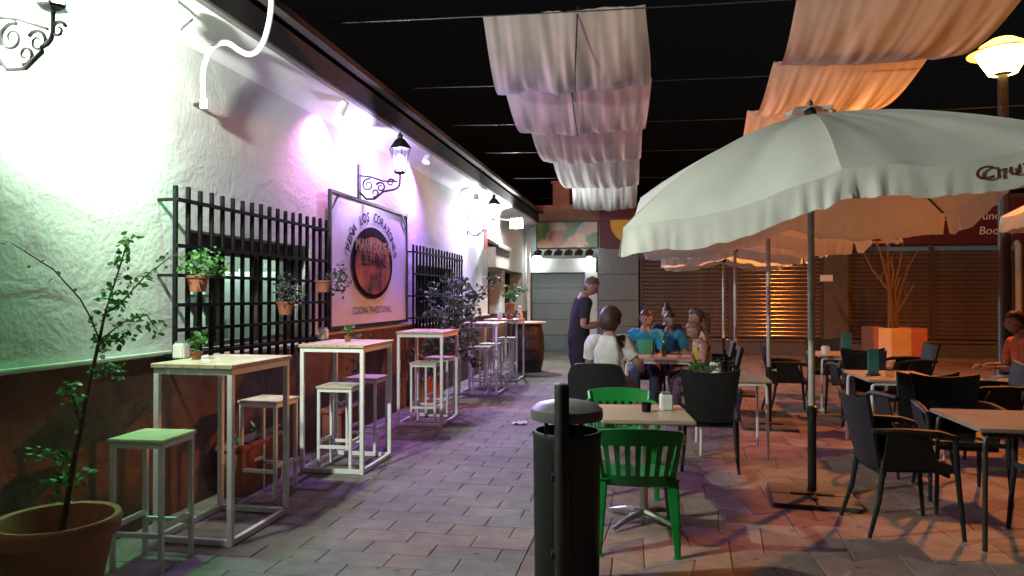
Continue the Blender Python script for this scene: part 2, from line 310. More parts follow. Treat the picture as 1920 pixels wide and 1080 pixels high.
# window joinery and rooms behind
def window(a, b, z0, z1, n, gl):
    fr = MB(); x = WX-.2
    for yy in (a+.035, b-.035): fr.box((x, yy, (z0+z1)/2), (.08, .07, z1-z0))
    for zz in (z0+.035, z1-.05): fr.box((x+.003, (a+b)/2, zz), (.08, b-a-.14, .07 if zz < 1.5 else .1))
    wo = tp(fr, 'window', M['darkwood'])
    wd = (b-a-.14)/n
    for i in range(n):
        c = a+.07+wd*(i+.5); s = MB()
        for q in (-1, 1): s.box((x+.03, c+q*(wd/2-.02), (z0+z1)/2-.01), (.04, .036, z1-z0-.18))
        for zz in (z0+.1, z1-.13): s.box((x+.032, c, zz), (.04, wd-.06, .04))
        s.build('sash', M['darkwood'], wo)
        MB().box((x+.02, c, (z0+z1)/2-.01), (.006, wd-.06, z1-z0-.22)).build('pane', M['glass'], wo)
    si = MB().box((WX-.03, (a+b)/2, z0+.015), (.14, b-a+.02, .028)); tp(si, 'window_sill', M['ledge'], bevel=.005)
    rm = MB(); xa, xb = WX-T-2.2, WX-T-.002; ya, yb = a-.9, b+.9; za, zb = .02, 2.7
    for c, d in [((xa, (ya+yb)/2, (za+zb)/2), (.04, yb-ya, zb-za)), (((xa+xb)/2, ya, (za+zb)/2), (xb-xa, .04, zb-za)), (((xa+xb)/2, yb, (za+zb)/2), (xb-xa, .04, zb-za)), (((xa+xb)/2, (ya+yb)/2, zb), (xb-xa, yb-ya, .04)), (((xa+xb)/2, (ya+yb)/2, za), (xb-xa, yb-ya, .04))]: rm.box(c, d)
    tp(rm, 'room', M['room'])
    return x
window(*ops[0], 3, True); window(*ops[1], 3, True)
# doorway panelling and far doorway
dr = MB().box((WX-.3, 15.2, 1.02), (.06, 1.4, 2.04)); tp(dr, 'door', M['darkwood'])
for yy in (14.87, 15.53):
    for zz, h in ((.55, .8), (1.5, .8)): tp(MB().box((WX-.262, yy, zz), (.02, .5, h)), 'door_panel', M['darkwood'], bevel=.006)
tp(MB().box((WX-.24, 15.05, 1.0), (.05, .03, .16)), 'door_handle', M['chrome'])
dk = MB().box((WX-.8, 17.5, 1.05), (.04, 2.5, 2.1)).box((WX-.55, 16.27, 1.05), (.46, .04, 2.1)).box((WX-.55, 18.73, 1.05), (.46, .04, 2.1)); tp(dk, 'doorway_recess', M['interior'])
# tiled canopy panel over the door
cp_ = MB().box((WX+.09, 15.2, 2.3), (.18, 1.5, .42)); tp(cp_, 'door_canopy', M['tile'], bevel=.008)
for k in range(9): tp(MB().box((WX+.182, 14.55+k*.163, 2.42), (.012, .12, .12), mx=Matrix.Rotation(R(45), 3, 'X')), 'tile', M['darkwood'])
tp(MB().add([(WX, 14.38, 2.62), (WX, 16.02, 2.62), (WX+.26, 16.02, 2.5), (WX+.26, 14.38, 2.5), (WX, 14.38, 2.7), (WX, 16.02, 2.7), (WX+.26, 16.02, 2.55), (WX+.26, 14.38, 2.55)], [(0,1,2,3),(4,7,6,5),(0,3,7,4),(1,5,6,2),(2,6,7,3),(0,4,5,1)]), 'canopy_coping', M['roof'])
tag(MB().tube([(WX+.09, 19.15, .02), (WX+.09, 19.15, 3.2), (WX+.14, 19.15, 3.3), (WX+.2, 19.15, 3.36)], .05, 10).build('drainpipe', M['hose'], smooth=True), 'white drainpipe running down the far end of the tavern wall', 'drainpipe')

# interior: lamp, fridge, shelf of bottles seen through the first window
il = thing('ceiling_lamp', 'small round lamp hanging inside the tavern behind the first barred window', 'lamp', (-4.3, 6.5, 2.4))
MB().lathe([(.03, .23), (.03, .12), (.14, .02), (.15, 0)], 14).build('lamp_shade', M['darkmetal'], il, smooth=True)
MB().lathe([(.0, -.05), (.05, -.03), (.06, .02), (.03, .06), (0, .07)], 12).build('bulb', mat('bulb_green', (.7, 1, .8), kind='glow', emit=6), il, smooth=True)
lamp('room_light', il, (0, 0, -.06), P['room'], (.75, 1, .85), .05)
fg = thing('drinks_fridge', 'white upright fridge inside the tavern seen through window bars', 'fridge', (-4.05, 7.1, .05), R(-90))
MB().box((0, 0, .85), (.6, .65, 1.7)).build('cabinet', M['fridge'], fg, bevel=.02)
MB().box((.31, 0, .95), (.02, .58, 1.4)).build('door', M['glass'], fg); MB().box((.33, -.25, .95), (.03, .03, .5)).build('handle', M['chrome'], fg)
sh = thing('bottle_shelf', 'dark wall shelf with bottle rows inside the tavern', 'shelf', (-5.0, 7.2, 0), R(-90))
for zz in (1.1, 1.5): MB().box((0, 0, zz), (.25, 1.5, .03)).build('shelf_board', M['darkwood'], sh)
for yy in (-.76, .76): MB().box((0, yy, .85), (.25, .03, 1.7)).build('side_panel', M['darkwood'], sh)
bt = MB().lathe([(.035, 0), (.036, .16), (.013, .22), (.013, .28)], 10).mesh('bottle', mat('pale_bottle', (.6, .7, .55), .15, 0, .2), True)
bt2 = MB().lathe([(.035, 0), (.036, .16), (.013, .22), (.013, .28)], 10).mesh('bottle', mat('amber_bottle', (.5, .4, .05), .15, 0, .2), True)
for k in range(9):
    for zz in (1.117, 1.517):
        o = link('bottle', bt if (k*3+int(zz*10)) % 4 else bt2); o.location = (-5.6+k*.15, 7.2, zz)
        tag(o, 'amber bottle on the tavern shelf behind the bars' if o.data == bt2 else 'pale bottle on the tavern shelf behind the bars', 'bottle', 'bottles on the indoor shelf')

# ================================================================== window grilles (each bar a part)
def grille(label, ya, yb, z0, zt, hz, nb, xg, solid=0):
    t = thing('window_grille', label, 'grille', (xg, (ya+yb)/2, 0))
    L = yb-ya
    vb = MB().box((0, 0, (z0+zt)/2), (.028, .028, zt-z0)).mesh('vertical_bar', M['iron2'], bevel=.004, seg=1)
    for k in range(nb):
        o = link('vertical_bar', vb, t); o.location = (0, -L/2+L*k/(nb-1), rnd.uniform(-.008, .008))
    hb = MB().box((0, 0, 0), (.03, L+.02, .024)).mesh('horizontal_bar', M['iron2'])
    for z in hz: o = link('horizontal_bar', hb, t); o.location = (.013, 0, z)
    for yy in (-L/2, L/2):
        for z in (hz[0], hz[2], hz[-1]): MB().box((-(xg-WX)/2, yy, z), (abs(xg-WX), .02, .02)).build('wall_fixing', M['iron2'], t)
    return t
grille('large black iron window grille with spiked bars and hanging flowerpots', 4.33, 6.64, .98, 2.25, [2.15, 1.84, 1.64, 1.44, 1.27, 1.1], 18, -3.12)
grille('black iron window grille half hidden behind the dark bushy plant', 9.32, 11.9, .98, 2.2, [2.1, 1.8, 1.5, 1.2], 18, -3.12)

# ================================================================== sign on the wall
X = -3.19; ya, yb, za, zb = 6.87, 9.24, 1.17, 2.58
sg = thing('wall_sign', 'large white banner sign with dark oval emblem in thin metal frame', 'sign', (X, (ya+yb)/2, za))
def sp(y, z, off=0): return Vector((off, y-(ya+yb)/2, z-za))
fb = MB()
for p, q in [((ya, za), (ya, zb)), ((yb, za), (yb, zb))]: fb.box(sp(p[0], (za+zb)/2), (.035, .03, zb-za+.03))
for z in (za, zb): fb.box(sp((ya+yb)/2, z), (.03, yb-ya-.03, .03))
fb.build('frame', M['iron'], sg)
def ban(u, v): return sp(ya+.016+u*(yb-ya-.032), za+.016+v*(zb-za-.032), -.004+.006*math.sin(u*9+v*3)*math.sin(v*7))
MB().grid(ban, 30, 20).build('banner', M['banner'], sg, smooth=True)
for cy, cz, sy in ((ya, zb, 1), (yb, zb, -1)): MB().bar(sp(cy+sy*.02, cz-.2, .008), sp(cy+sy*.2, cz-.02, .008), .012).build('corner_brace', M['iron'], sg)
cy, cz, ry, rz_ = 8.03, 1.885, .64, .42
ell = lambda r, k, n=48: sp(cy+ry*r*math.cos(2*PI*k/n), cz+rz_*r*math.sin(2*PI*k/n), .012)
MB().add([ell(1, k) for k in range(48)]+[ell(.0, 0)], [(k, (k+1) % 48, 48) for k in range(48)]).build('emblem_disc', M['disc_rim'], sg)
e2 = lambda k, n=40: sp(cy+ry*.86*math.cos(2*PI*k/n), cz-.03+rz_*.8*math.sin(2*PI*k/n), .016)
MB().add([e2(k) for k in range(40)], [tuple(range(40))]).build('emblem_picture', M['disc'], sg)
def arc_text(name, txt, r_off, a0, a1, size, m):
    n = len(txt)
    for i, ch in enumerate(txt):
        if ch == ' ': continue
        a = a0+(a1-a0)*i/(n-1); rr = 1+r_off
        py, pz = cy+ry*rr*math.cos(a), cz+rz_*rr*1.06*math.sin(a); tn = Vector((-ry*math.sin(a), rz_*math.cos(a))).normalized()*-1
        up = Vector((-tn.y, tn.x))
        text_part(name, ch, size, lambda x, y, z: sp(py+tn.x*x+up.x*y, pz+tn.y*x+up.y*y, .014), m, sg, bold=.004)
arc_text('letter', 'PEÑA LOS CORAZONES', .10, R(166), R(14), .15, M['ink'])
text_part('emblem_lettering', 'MANTEQUEA', .19, lambda x, y, z: sp(cy+x*.95, cz+.13+y, .02), M['brown_print'], sg, bold=.006)
text_part('emblem_lettering', 'EL FARRAL', .16, lambda x, y, z: sp(cy+x, cz-.03+y, .02), M['ink'], sg, bold=.005)
text_part('emblem_lettering', 'BAR', .12, lambda x, y, z: sp(cy+x, cz-.2+y, .02), M['disc_rim'], sg)
text_part('caption_lettering', 'COCINA TRADICIONAL', .115, lambda x, y, z: sp(cy+x*.98, 1.3+y, .014), M['ink'], sg)

# ================================================================== wall lanterns
def scroll(c, r0, a0, turns, n=18, sgn=1):
    return [(c[0]+(r0*(1-.75*i/n))*math.cos(a0+sgn*turns*2*PI*i/n), 0, c[1]+(r0*(1-.75*i/n))*math.sin(a0+sgn*turns*2*PI*i/n)) for i in range(n+1)]
def lantern(label, y, z, watts, col, rad=.05, reach=.5):
    t = thing('wall_lantern', label, 'lantern', (WX, y, z))
    b = MB().box((.012, 0, -.1), (.02, .07, .4))
    b.build('wall_plate', M['iron'], t)
    a = MB().tube([(.02, 0, -.22), (.1, 0, -.3), (.2, 0, -.3), (.3, 0, -.22)]+[(reach-.08+.08*math.sin(q), 0, -.2+.08-.08*math.cos(q)) for q in (.2, .6, 1.0, 1.4)]+[(reach, 0, -.02)], .013, 8)
    a.tube([(.02, 0, -.03), (.16, 0, -.05), (.3, 0, -.1), (reach-.03, 0, -.11)], .01, 8)
    a.build('bracket_arm', M['iron'], t, smooth=True)
    for c_, r_, a_, tt, sg_ in (((.12, -.14), .075, 1.2, 1.4, 1), ((.27, -.17), .06, 2.6, 1.3, -1), ((.39, -.12), .045, .4, 1.2, 1), ((.2, -.23), .05, 4.4, 1.1, 1)):
        MB().tube(scroll(c_, r_, a_, tt, sgn=sg_), [.012-.006*i/18 for i in range(19)], 6).build('scroll', M['iron'], t, smooth=True)
    MB().lathe([(.03, -.03), (.07, -.015), (.075, 0), (.06, .005)], 6, (reach, 0, 0)).build('lantern_base', M['iron'], t)
    fr = MB()
    for k in range(6):
        q = PI/3*k; fr.bar((reach+.065*math.cos(q), .065*math.sin(q), 0), (reach+.115*math.cos(q), .115*math.sin(q), .26), .009)
        q2 = q+PI/3; fr.bar((reach+.115*math.cos(q), .115*math.sin(q), .26), (reach+.115*math.cos(q2), .115*math.sin(q2), .26), .01)
    fr.build('lantern_frame', M['iron'], t)
    MB().lathe([(.135, .255), (.13, .27), (.06, .36), (.03, .38), (.035, .41), (.008, .44), (.0, .47)], 6, (reach, 0, 0)).build('lantern_roof', M['iron'], t)
    MB().lathe([(.06, .01), (.11, .25)], 6, (reach, 0, 0)).build('lantern_glass', M['glass'], t)
    MB().lathe([(0, .05), (.03, .065), (.05, .11), (.045, .15), (.02, .19), (0, .2)], 12, (reach, 0, 0)).build('bulb', mat('bulb_'+str(int(watts)), col, kind='glow', emit=40), t, smooth=True)
    lamp('lantern_light', t, (reach, 0, .12), watts, col, rad)
    return t
LA = wx(100, 12, WX+.36); lantern('black scrolled iron wall lantern glowing white above the potted sapling', LA.y, LA.z, P['lanternA'], (.94, 1, .89), reach=.36)
LB = wx(750, 322, WX+.5); lantern('black scrolled iron wall lantern glowing white above the banner sign', LB.y, LB.z, P['lanternB'], (.6, .48, 1))
LC = wx(926, 410, WX+.5); lantern('black scrolled iron wall lantern beside the red pennant near the door', LC.y, LC.z, P['lanternC'], (.85, .92, 1))
# red pennant hanging from the third lantern
MBp = MB().slab(lambda u, v, o: (LC.x-.2+o, LC.y+.02+.3*u+.0*v, LC.z-.1-.42*v+.02*math.sin(u*8)*v), 8, 6, .006)
tag(MBp.build('pennant', M['red'], smooth=True), 'small red cloth pennant hanging beside a wall lantern near the door', 'flag')
# colour spotlights under the cornice
def spot(label, px, py, watts, col, aim, ang=95, xs=WX+.24):
    p = wx(px, py, xs); t = thing('spotlight', label, 'spotlight', p)
    a = Vector(aim).normalized(); q = a.to_track_quat('Z', 'Y').to_matrix()
    MB().tube([(-.02, 0, .16), (-.02, 0, .05), (0, 0, 0)], .012, 8).build('arm', M['hose'], t, smooth=True)
    h = MB().lathe([(.03, -.09), (.045, -.08), (.05, .0), (.062, .05), (.062, .055), (.05, .05), (.045, .03)], 16)
    h.v = [tuple(q @ Vector(v)) for v in h.v]; h.build('head', M['hose'], t, smooth=True)
    d = MB().lathe([(.0, .045), (.048, .046)], 16); d.v = [tuple(q @ Vector(v)) for v in d.v]
    d.build('lens', mat('lens_'+label[:5], col, kind='glow', emit=8), t)
    lamp('spot_beam', t, a*.07, watts, col, .03, 'SPOT', a, ang, .8); return t
spot('green wall spotlight under the cornice close to the white hose', 335, 40, P['green'], (.2, 1, .4), (-.55, -.8, -1), 130)
spot('pink wall spotlight under the cornice between grille and sign', 640, 205, P['pink'], (1, .34, .95), (-.55, -.1, -1), 120)
spot('violet wall spotlight under the cornice past the sign lantern', 800, 298, P['violet'], (.5, .2, 1), (-.15, -.4, -1), 150)
spot('blue wall spotlight under the cornice over the second grille', 893, 372, P['blue'], (.5, .33, 1), (.1, -.3, -1), 150)
p = wx(968, 418, WX+.45)
fl = thing('floodlight', 'glaring white floodlight on the tavern wall beyond the door', 'floodlight', p)
MB().bar((-.45, 0, .1), (0, 0, .05), .03).build('arm', M['darkmetal'], fl)
MB().box((0, .06, 0), (.3, .08, .24)).build('housing', M['darkmetal'], fl, bevel=.01)
MB().box((0, .01, -.01), (.26, .02, .2)).build('lens', mat('flood_lens', (.9, .97, 1), kind='glow', emit=60), fl)
lamp('flood_beam', fl, (.0, -.08, -.05), P['flood'], (.85, .95, 1), .08)
# white conduit hanging from the eave
hp = [wx(383, 192, -3.16), wx(381, 160, -3.14), wx(383, 125, -3.12), wx(395, 96, -3.08), wx(412, 82, -3.03), wx(430, 82, -2.98), wx(448, 94, -2.93), wx(466, 102, -2.88), wx(483, 96, -2.83), wx(496, 74, -2.78), wx(505, 40, -2.74), wx(509, 5, -2.7), wx(509, 5, -2.7)+Vector((-.02, .01, .09)), wx(509, 5, -2.7)+Vector((-.09, .02, .17)), wx(509, 5, -2.7)+Vector((-.22, .03, .2)), wx(509, 5, -2.7)+Vector((-.4, .04, .22))]
ho = thing('hose', 'thick white flexible conduit curling down from the eave', 'hose', hp[0])
q = [p-hp[0] for p in hp]; sm = []
for i in range(len(q)-1):
    p0, p1, p2, p3 = q[max(i-1, 0)], q[i], q[i+1], q[min(i+2, len(q)-1)]
    for k in range(4):
        t = k/4; sm.append(.5*((2*p1)+(-p0+p2)*t+(2*p0-5*p1+4*p2-p3)*t*t+(-p0+3*p1-3*p2+p3)*t**3))
MB().tube(sm+[q[-1]], .021, 10).build('conduit', M['hose'], ho, smooth=True)
MB().lathe([(.026, -.05), (.03, -.04), (.03, .02), (.026, .03)], 12).build('end_cap', M['hose'], ho, smooth=True)
MB().tube([(0, 0, 0), (-.09, .01, -.01)], .012, 8).build('wall_clip', M['darkmetal'], ho)

# ================================================================== far building
fbld = thing('shop_building', 'row of closed shops with maroon sign band, granite pillar and roller shutters', 'building', (3, FY, 0))
def fp(mb, name, m, parent=None, **k):
    o = mb.build(name, m, parent or fbld, **k)
    if parent is None: o.location = (-3, -FY, 0)
    return o
fp(MB().box((-.0, FY+.62, 2.0), (.0001+12, .2, 4.0)).box((9.6, FY+.62, 2), (7.2, .2, 4)), 'back_wall', M['greywall'])
fp(MB().box((-2.2, FY+.08, 3.74), (1.9, .16, .46)), 'parapet', M['terrawall'])
fp(MB().box((5.1, FY+.1, 3.93), (12.7, .3, .1)), 'coping', M['darkstone'])
# garage recess
fp(MB().box((-2.42, FY+.3, 1.07), (1.5, .1, 2.14)), 'garage_door', M['garage'])
for k in range(1, 5): fp(MB().box((-2.42, FY+.247, .43*k), (1.5, .008, .012)), 'door_seam', M['shutter_frame'])
fp(MB().box((-2.35, FY+.2, 2.33), (1.95, .3, .38)), 'lintel', M['greywall'])
fp(MB().box((-1.5, FY+.2, 1.07), (.33, .3, 2.14)), 'door_jamb', M['greywall'])
ab = MB()
for k in range(6):
    ab = MB().add([(-3.05+k*.28, FY-.25, 2.58), (-2.83+k*.28, FY-.25, 2.58), (-2.83+k*.28, FY+.05, 2.72), (-3.05+k*.28, FY+.05, 2.72), (-2.94+k*.28, FY-.27, 2.63), (-2.94+k*.28, FY+.05, 2.78)], [(0,1,4),(0,4,5,3),(1,2,5,4),(2,3,5),(0,3,2,1)])
    fp(ab, 'awning_tile', M['roof'])
fp(MB().box((-2.14, FY-.02, 3.15), (1.62, .06, .68)), 'food_poster', M['food'])
fp(MB().box((-2.14, FY-.0, 3.15), (1.7, .05, .76)), 'poster_frame', M['shutter_frame'])
# granite pillar, maroon band
for j in range(4): fp(MB().box((-.775, FY+.1, .35+j*.69), (1.06, .36, .68)), 'granite_block', M['granite'], bevel=.006)
bandp = MB().box((4.98, FY-.02, 3.32), (12.5, .14, 1.08)); fp(bandp, 'sign_band', M['maroon'])
def shp(x0, z0, poly, name, m, off): 
    b = MB(); n = len(poly); b.add([(x0+x, FY-.095-off, z0+z) for x, z in poly], [tuple(range(n))]); return fp(b, name, m)
pl = [(0, .62), (.92, .62), (.92, 0), (.55, 0)]+[(.55-.55*math.sin(a), .55-.55*math.cos(a)) for a in [PI/2*k/8 for k in range(1, 9)]]
shp(-.98, 2.9, pl, 'logo_plate', M['yellow'], 0)
shp(-.98, 2.9, [(.34, .42), (.86, .42), (.86, .34), (.65, .34), (.65, 0), (.54, 0), (.54, .34), (.34, .34)], 'logo_letter', M['maroon'], .006)
text_part('sign_lettering', 'SUS', .62, lambda x, y, z: Vector((5.15+x*1.15-3, -.1, 3.0+y)), M['yellow'], fbld, bold=.02)
fp(MB().box((4.4, FY-.1, 2.84), (3.6, .03, .05)), 'sign_strip', M['yellow'])
text_part('sign_lettering', 'Asados del Yunque', .27, lambda x, y, z: Vector((7.6+x-3, -.1, 3.36+y)), M['paper'], fbld, shear=.15)
text_part('sign_lettering', 'Bodega', .27, lambda x, y, z: Vector((8.3+x-3, -.1, 3.0+y)), M['paper'], fbld, shear=.15)
# roller shutters, one part per slat
sl = {}
def shutter(x0, x1, z0=.42, z1=2.72):
    n = int((z1-z0)/.105); pr = [(0, 0), (-.022, .018), (-.03, .05), (-.022, .082), (0, .1), (.006, .105), (.006, 0)]
    w_ = round(x1-x0-.1, 3)
    me = sl.get(w_)
    if me is None:
        b = MB(); k = len(pr); b.add([(sx*w_/2, yy, z) for sx in (-1, 1) for yy, z in pr], [(i, (i+1) % k, k+(i+1) % k, k+i) for i in range(k)]+[tuple(range(k))[::-1], tuple(range(k, 2*k))]); me = sl[w_] = b.mesh('shutter_slat', M['shutter'], True)
    for i in range(n):
        o = link('shutter_slat', me, fbld); o.location = ((x0+x1)/2-3, .06+rnd.uniform(-.002, .002), z0+i*.105); o.rotation_euler = (rnd.uniform(-.02, .02), 0, 0)
    for xx in (x0+.025, x1-.025): fp(MB().box((xx, FY+.04, (z0+z1)/2), (.05, .09, z1-z0)), 'shutter_rail', M['shutter_frame'])
    fp(MB().box(((x0+x1)/2, FY+.0, z0-.05), (x1-x0, .14, .07)), 'shutter_sill', M['shutter'])
    fp(MB().box(((x0+x1)/2, FY+.06, (z0-.09)/2), (x1-x0, .14, z0-.09)), 'plinth', M['darkstone'])
shutter(-.2, 2.1); shutter(2.1, 4.35); shutter(4.95, 6.9); shutter(6.9, 8.85)
for xx in (4.65, 9.05): fp(MB().box((xx, FY+.02, 1.38), (.58 if xx < 5 else .38, .2, 2.76)), 'pier', M['darkstone'], bevel=.005)
fp(MB().box((4.42, FY-.1, 1.95), (.3, .02, .16)), 'plaque', M['paper'])
fp(MB().box((11.2, FY+.05, 1.38), (3.9, .2, 2.76)), 'end_wall', M['darkstone'])
tag(MB().box((-2.35, FY+.5, 4.25), (.45, .4, .7)).box((-2.35, FY+.5, 4.63), (.55, .5, .07)).build('chimney', M['terrawall'], bevel=.01), 'squat chimney on the roof behind the food poster', 'chimney')
tag(MB().tube([(8.75, FY-.15, .02), (8.75, FY-.15, 2.7), (8.75, FY-.1, 2.78), (8.75, FY-.03, 2.8)], .07, 10).build('drainpipe', M['ledge'], smooth=True), 'pale drainpipe on the shop front beside the street lamp post', 'drainpipe')
for px, lab in ((1007, 'round white globe lamp beside the tavern corner over garage'), (1105, 'round white globe lamp beside the granite pillar over garage')):
    p = wy(px, 488, FY-.12); t = thing('globe_lamp', lab, 'lamp', p)
    MB().tube([(0, .12, .06), (0, .05, .1), (0, 0, .1)], .015, 8).build('arm', M['darkmetal'], t, smooth=True)
    s_ = .15 if px < 1050 else .11
    MB().lathe([(s_*math.sin(PI*k/10)+.0005, -s_*math.cos(PI*k/10)) for k in range(11)], 18).build('globe', mat('globe_glow', (.9, 1, .97), kind='glow', emit=3.2), t, smooth=True)
    lamp('globe_light', t, (0, -.0, 0), P['globe'], (.85, 1, .97), .08)

# ================================================================== street lamp
ln = 9.74; p = dd(1880, 108, ln)
st = thing('street_lamp', 'sodium street lamp glowing orange on a tall dark post', 'street lamp', (p.x, p.y, 0))
zl = p.z
MB().lathe([(.12, 0), (.12, .5), (.085, .56), (.075, 2.5), (.06, zl-.2)], 14).build('post', M['darkmetal'], st, smooth=True)
MB().lathe([(.2, .0), (.2, .04), (.13, .1)], 14).build('base', M['darkmetal'], st, smooth=True)
MB().lathe([(.0, zl+.27), (.14, zl+.25), (.27, zl+.17), (.31, zl+.08)], 24).build('lamp_dome', mat('sodium_dome', (1, .45, .06), kind='glow', emit=5), st, smooth=True)
MB().lathe([(.30, zl+.07), (.42, zl+.055), (.43, zl+.065), (.42, zl+.075), (.31, zl+.09)], 28).build('brim', M['mural_o'], st, smooth=True)
MB().lathe([(.31, zl+.068), (.28, zl-.03), (.22, zl-.13), (.17, zl-.22)], 24).build('lamp_bowl', mat('sodium_glow', (1, .6, .16), kind='glow', emit=14), st, smooth=True)
cr_ = MB().lathe([(.06, zl-.24), (.16, zl-.2), (.165, zl-.19)], 14); cr_.build('bowl_seat', M['darkmetal'], st, smooth=True)
lamp('sodium_light', st, (0, 0, zl-.02), P['street'], (1, .27, .045), .14, 'SPOT', (0, 0, -1), 156, .35)
lamp('sodium_spill', st, (0, 0, zl+.05), P['spill'], (1, .3, .05), .14)

# ================================================================== sails and cables
ZW = 4.0
def wire_y(py): return gz(1060, py, ZW).y
wires = [15, 152, 228, 283, 333, 372]
for k, py in enumerate(wires):
    yy = wire_y(py); b = MB().tube([(-2.95+(12.2)*i/14, yy+.0, ZW+.02-.12*math.sin(PI*i/14)+.05*i/14) for i in range(15)], .005, 6)
    names = ['first', 'second', 'third', 'fourth', 'fifth', 'sixth']
    tag(b.build('cable', M['darkmetal'], smooth=True), names[k]+' thin cable strung over the alley counting from the white hose', 'cable', 'cables strung over the alley')
def sail(name, label, L, Rr, wy_, amp, sag, ragged=0, seed=1):
    t = thing(name, label, 'shade sail', (0, wy_[0], ZW)); rs = random.Random(seed)
    for k in range(len(wy_)-1):
        ph = [rs.uniform(0, 6.28) for _ in range(6)]
        def fn(u, v, k=k, ph=ph):
            xl = L[k]+(L[k+1]-L[k])*v; xr = Rr[k]+(Rr[k+1]-Rr[k])*v
            edge = .5*(2*u-1)**2
            nf = lambda f, g, o: noise.noise(Vector((u*f+g*v, v*.55+k*1.7+o, seed*3.1)))
            fold = .9*nf(6, 1.4, 0)+.7*nf(13, -1.6, 7)+.35*nf(27, 1.0, 13)
            sg = math.sin(PI*min(1, v*.97+.015))**.9*(1+.5*(v-.5))
            x = xl+(xr-xl)*u+.02*fold*math.sin(PI*v)
            return (x, wy_[k]+(wy_[k+1]-wy_[k])*v-wy_[0], .012-sag[k]*sg*(1-.25*edge)+amp*fold*(.45+.55*math.sin(PI*v))-(.02 if v in (0, 1) else 0)-.12*ragged*v*edge)
        MB().grid(fn, 90, 16).build('cloth_panel', M['sailcloth'], t, smooth=True)
    return t
ys = [wire_y(p) for p in wires]
xl = [gz(900, 17, ZW).x, gz(940, 152, ZW).x, gz(990, 228, ZW).x, gz(1030, 283, ZW).x, gz(1072, 333, ZW).x, gz(1078, 372, ZW).x]
xr = [gz(1210, 17, ZW).x, gz(1222, 152, ZW).x, gz(1205, 228, ZW).x, gz(1200, 283, ZW).x, gz(1196, 333, ZW).x, gz(1190, 372, ZW).x]
sail('shade_sail', 'white gathered shade sail hung in steps on cables over the alley', xl, xr, ys, .033, [.36, .36, .38, .42, .5], 0, 2)
ys2 = [gz(1500, 5, ZW).y, gz(1500, 130, ZW).y, gz(1500, 216, ZW).y, gz(1500, 262, ZW).y]
ys2 = [ys[0], ys[1]-.35, ys[2]-.25, ys[2]+1.6]
sail('shade_sail', 'orange lit gathered shade sail reaching up beside the street lamp', [gz(1482, 12, ZW).x, gz(1440, 132, ZW).x, gz(1395, 216, ZW).x, gz(1380, 262, ZW).x], [gz(1860, 8, ZW).x+.1, gz(1720, 120, ZW).x, gz(1585, 216, ZW).x, gz(1520, 262, ZW).x], ys2, .033, [.3, .32, .32], 0, 5)
cpts = [(gz(1085, 20, ZW).x, ys[0]-.01, ZW-.0), (gz(1060, 60, ZW-.3).x, ys[0]+.55, ZW-.40), (gz(1060, 120, ZW-.3).x, ys[0]+1.5, ZW-.42), (gz(1064, 150, ZW-.1).x, ys[1]-.05, ZW-.07), (gz(1075, 215, ZW-.3).x, ys[1]+.9, ZW-.45)]
tag(MB().tube(cpts, .007, 6).build('cord', M['iron'], smooth=True), 'thin dark cord dangling under the white shade sail', 'cord')
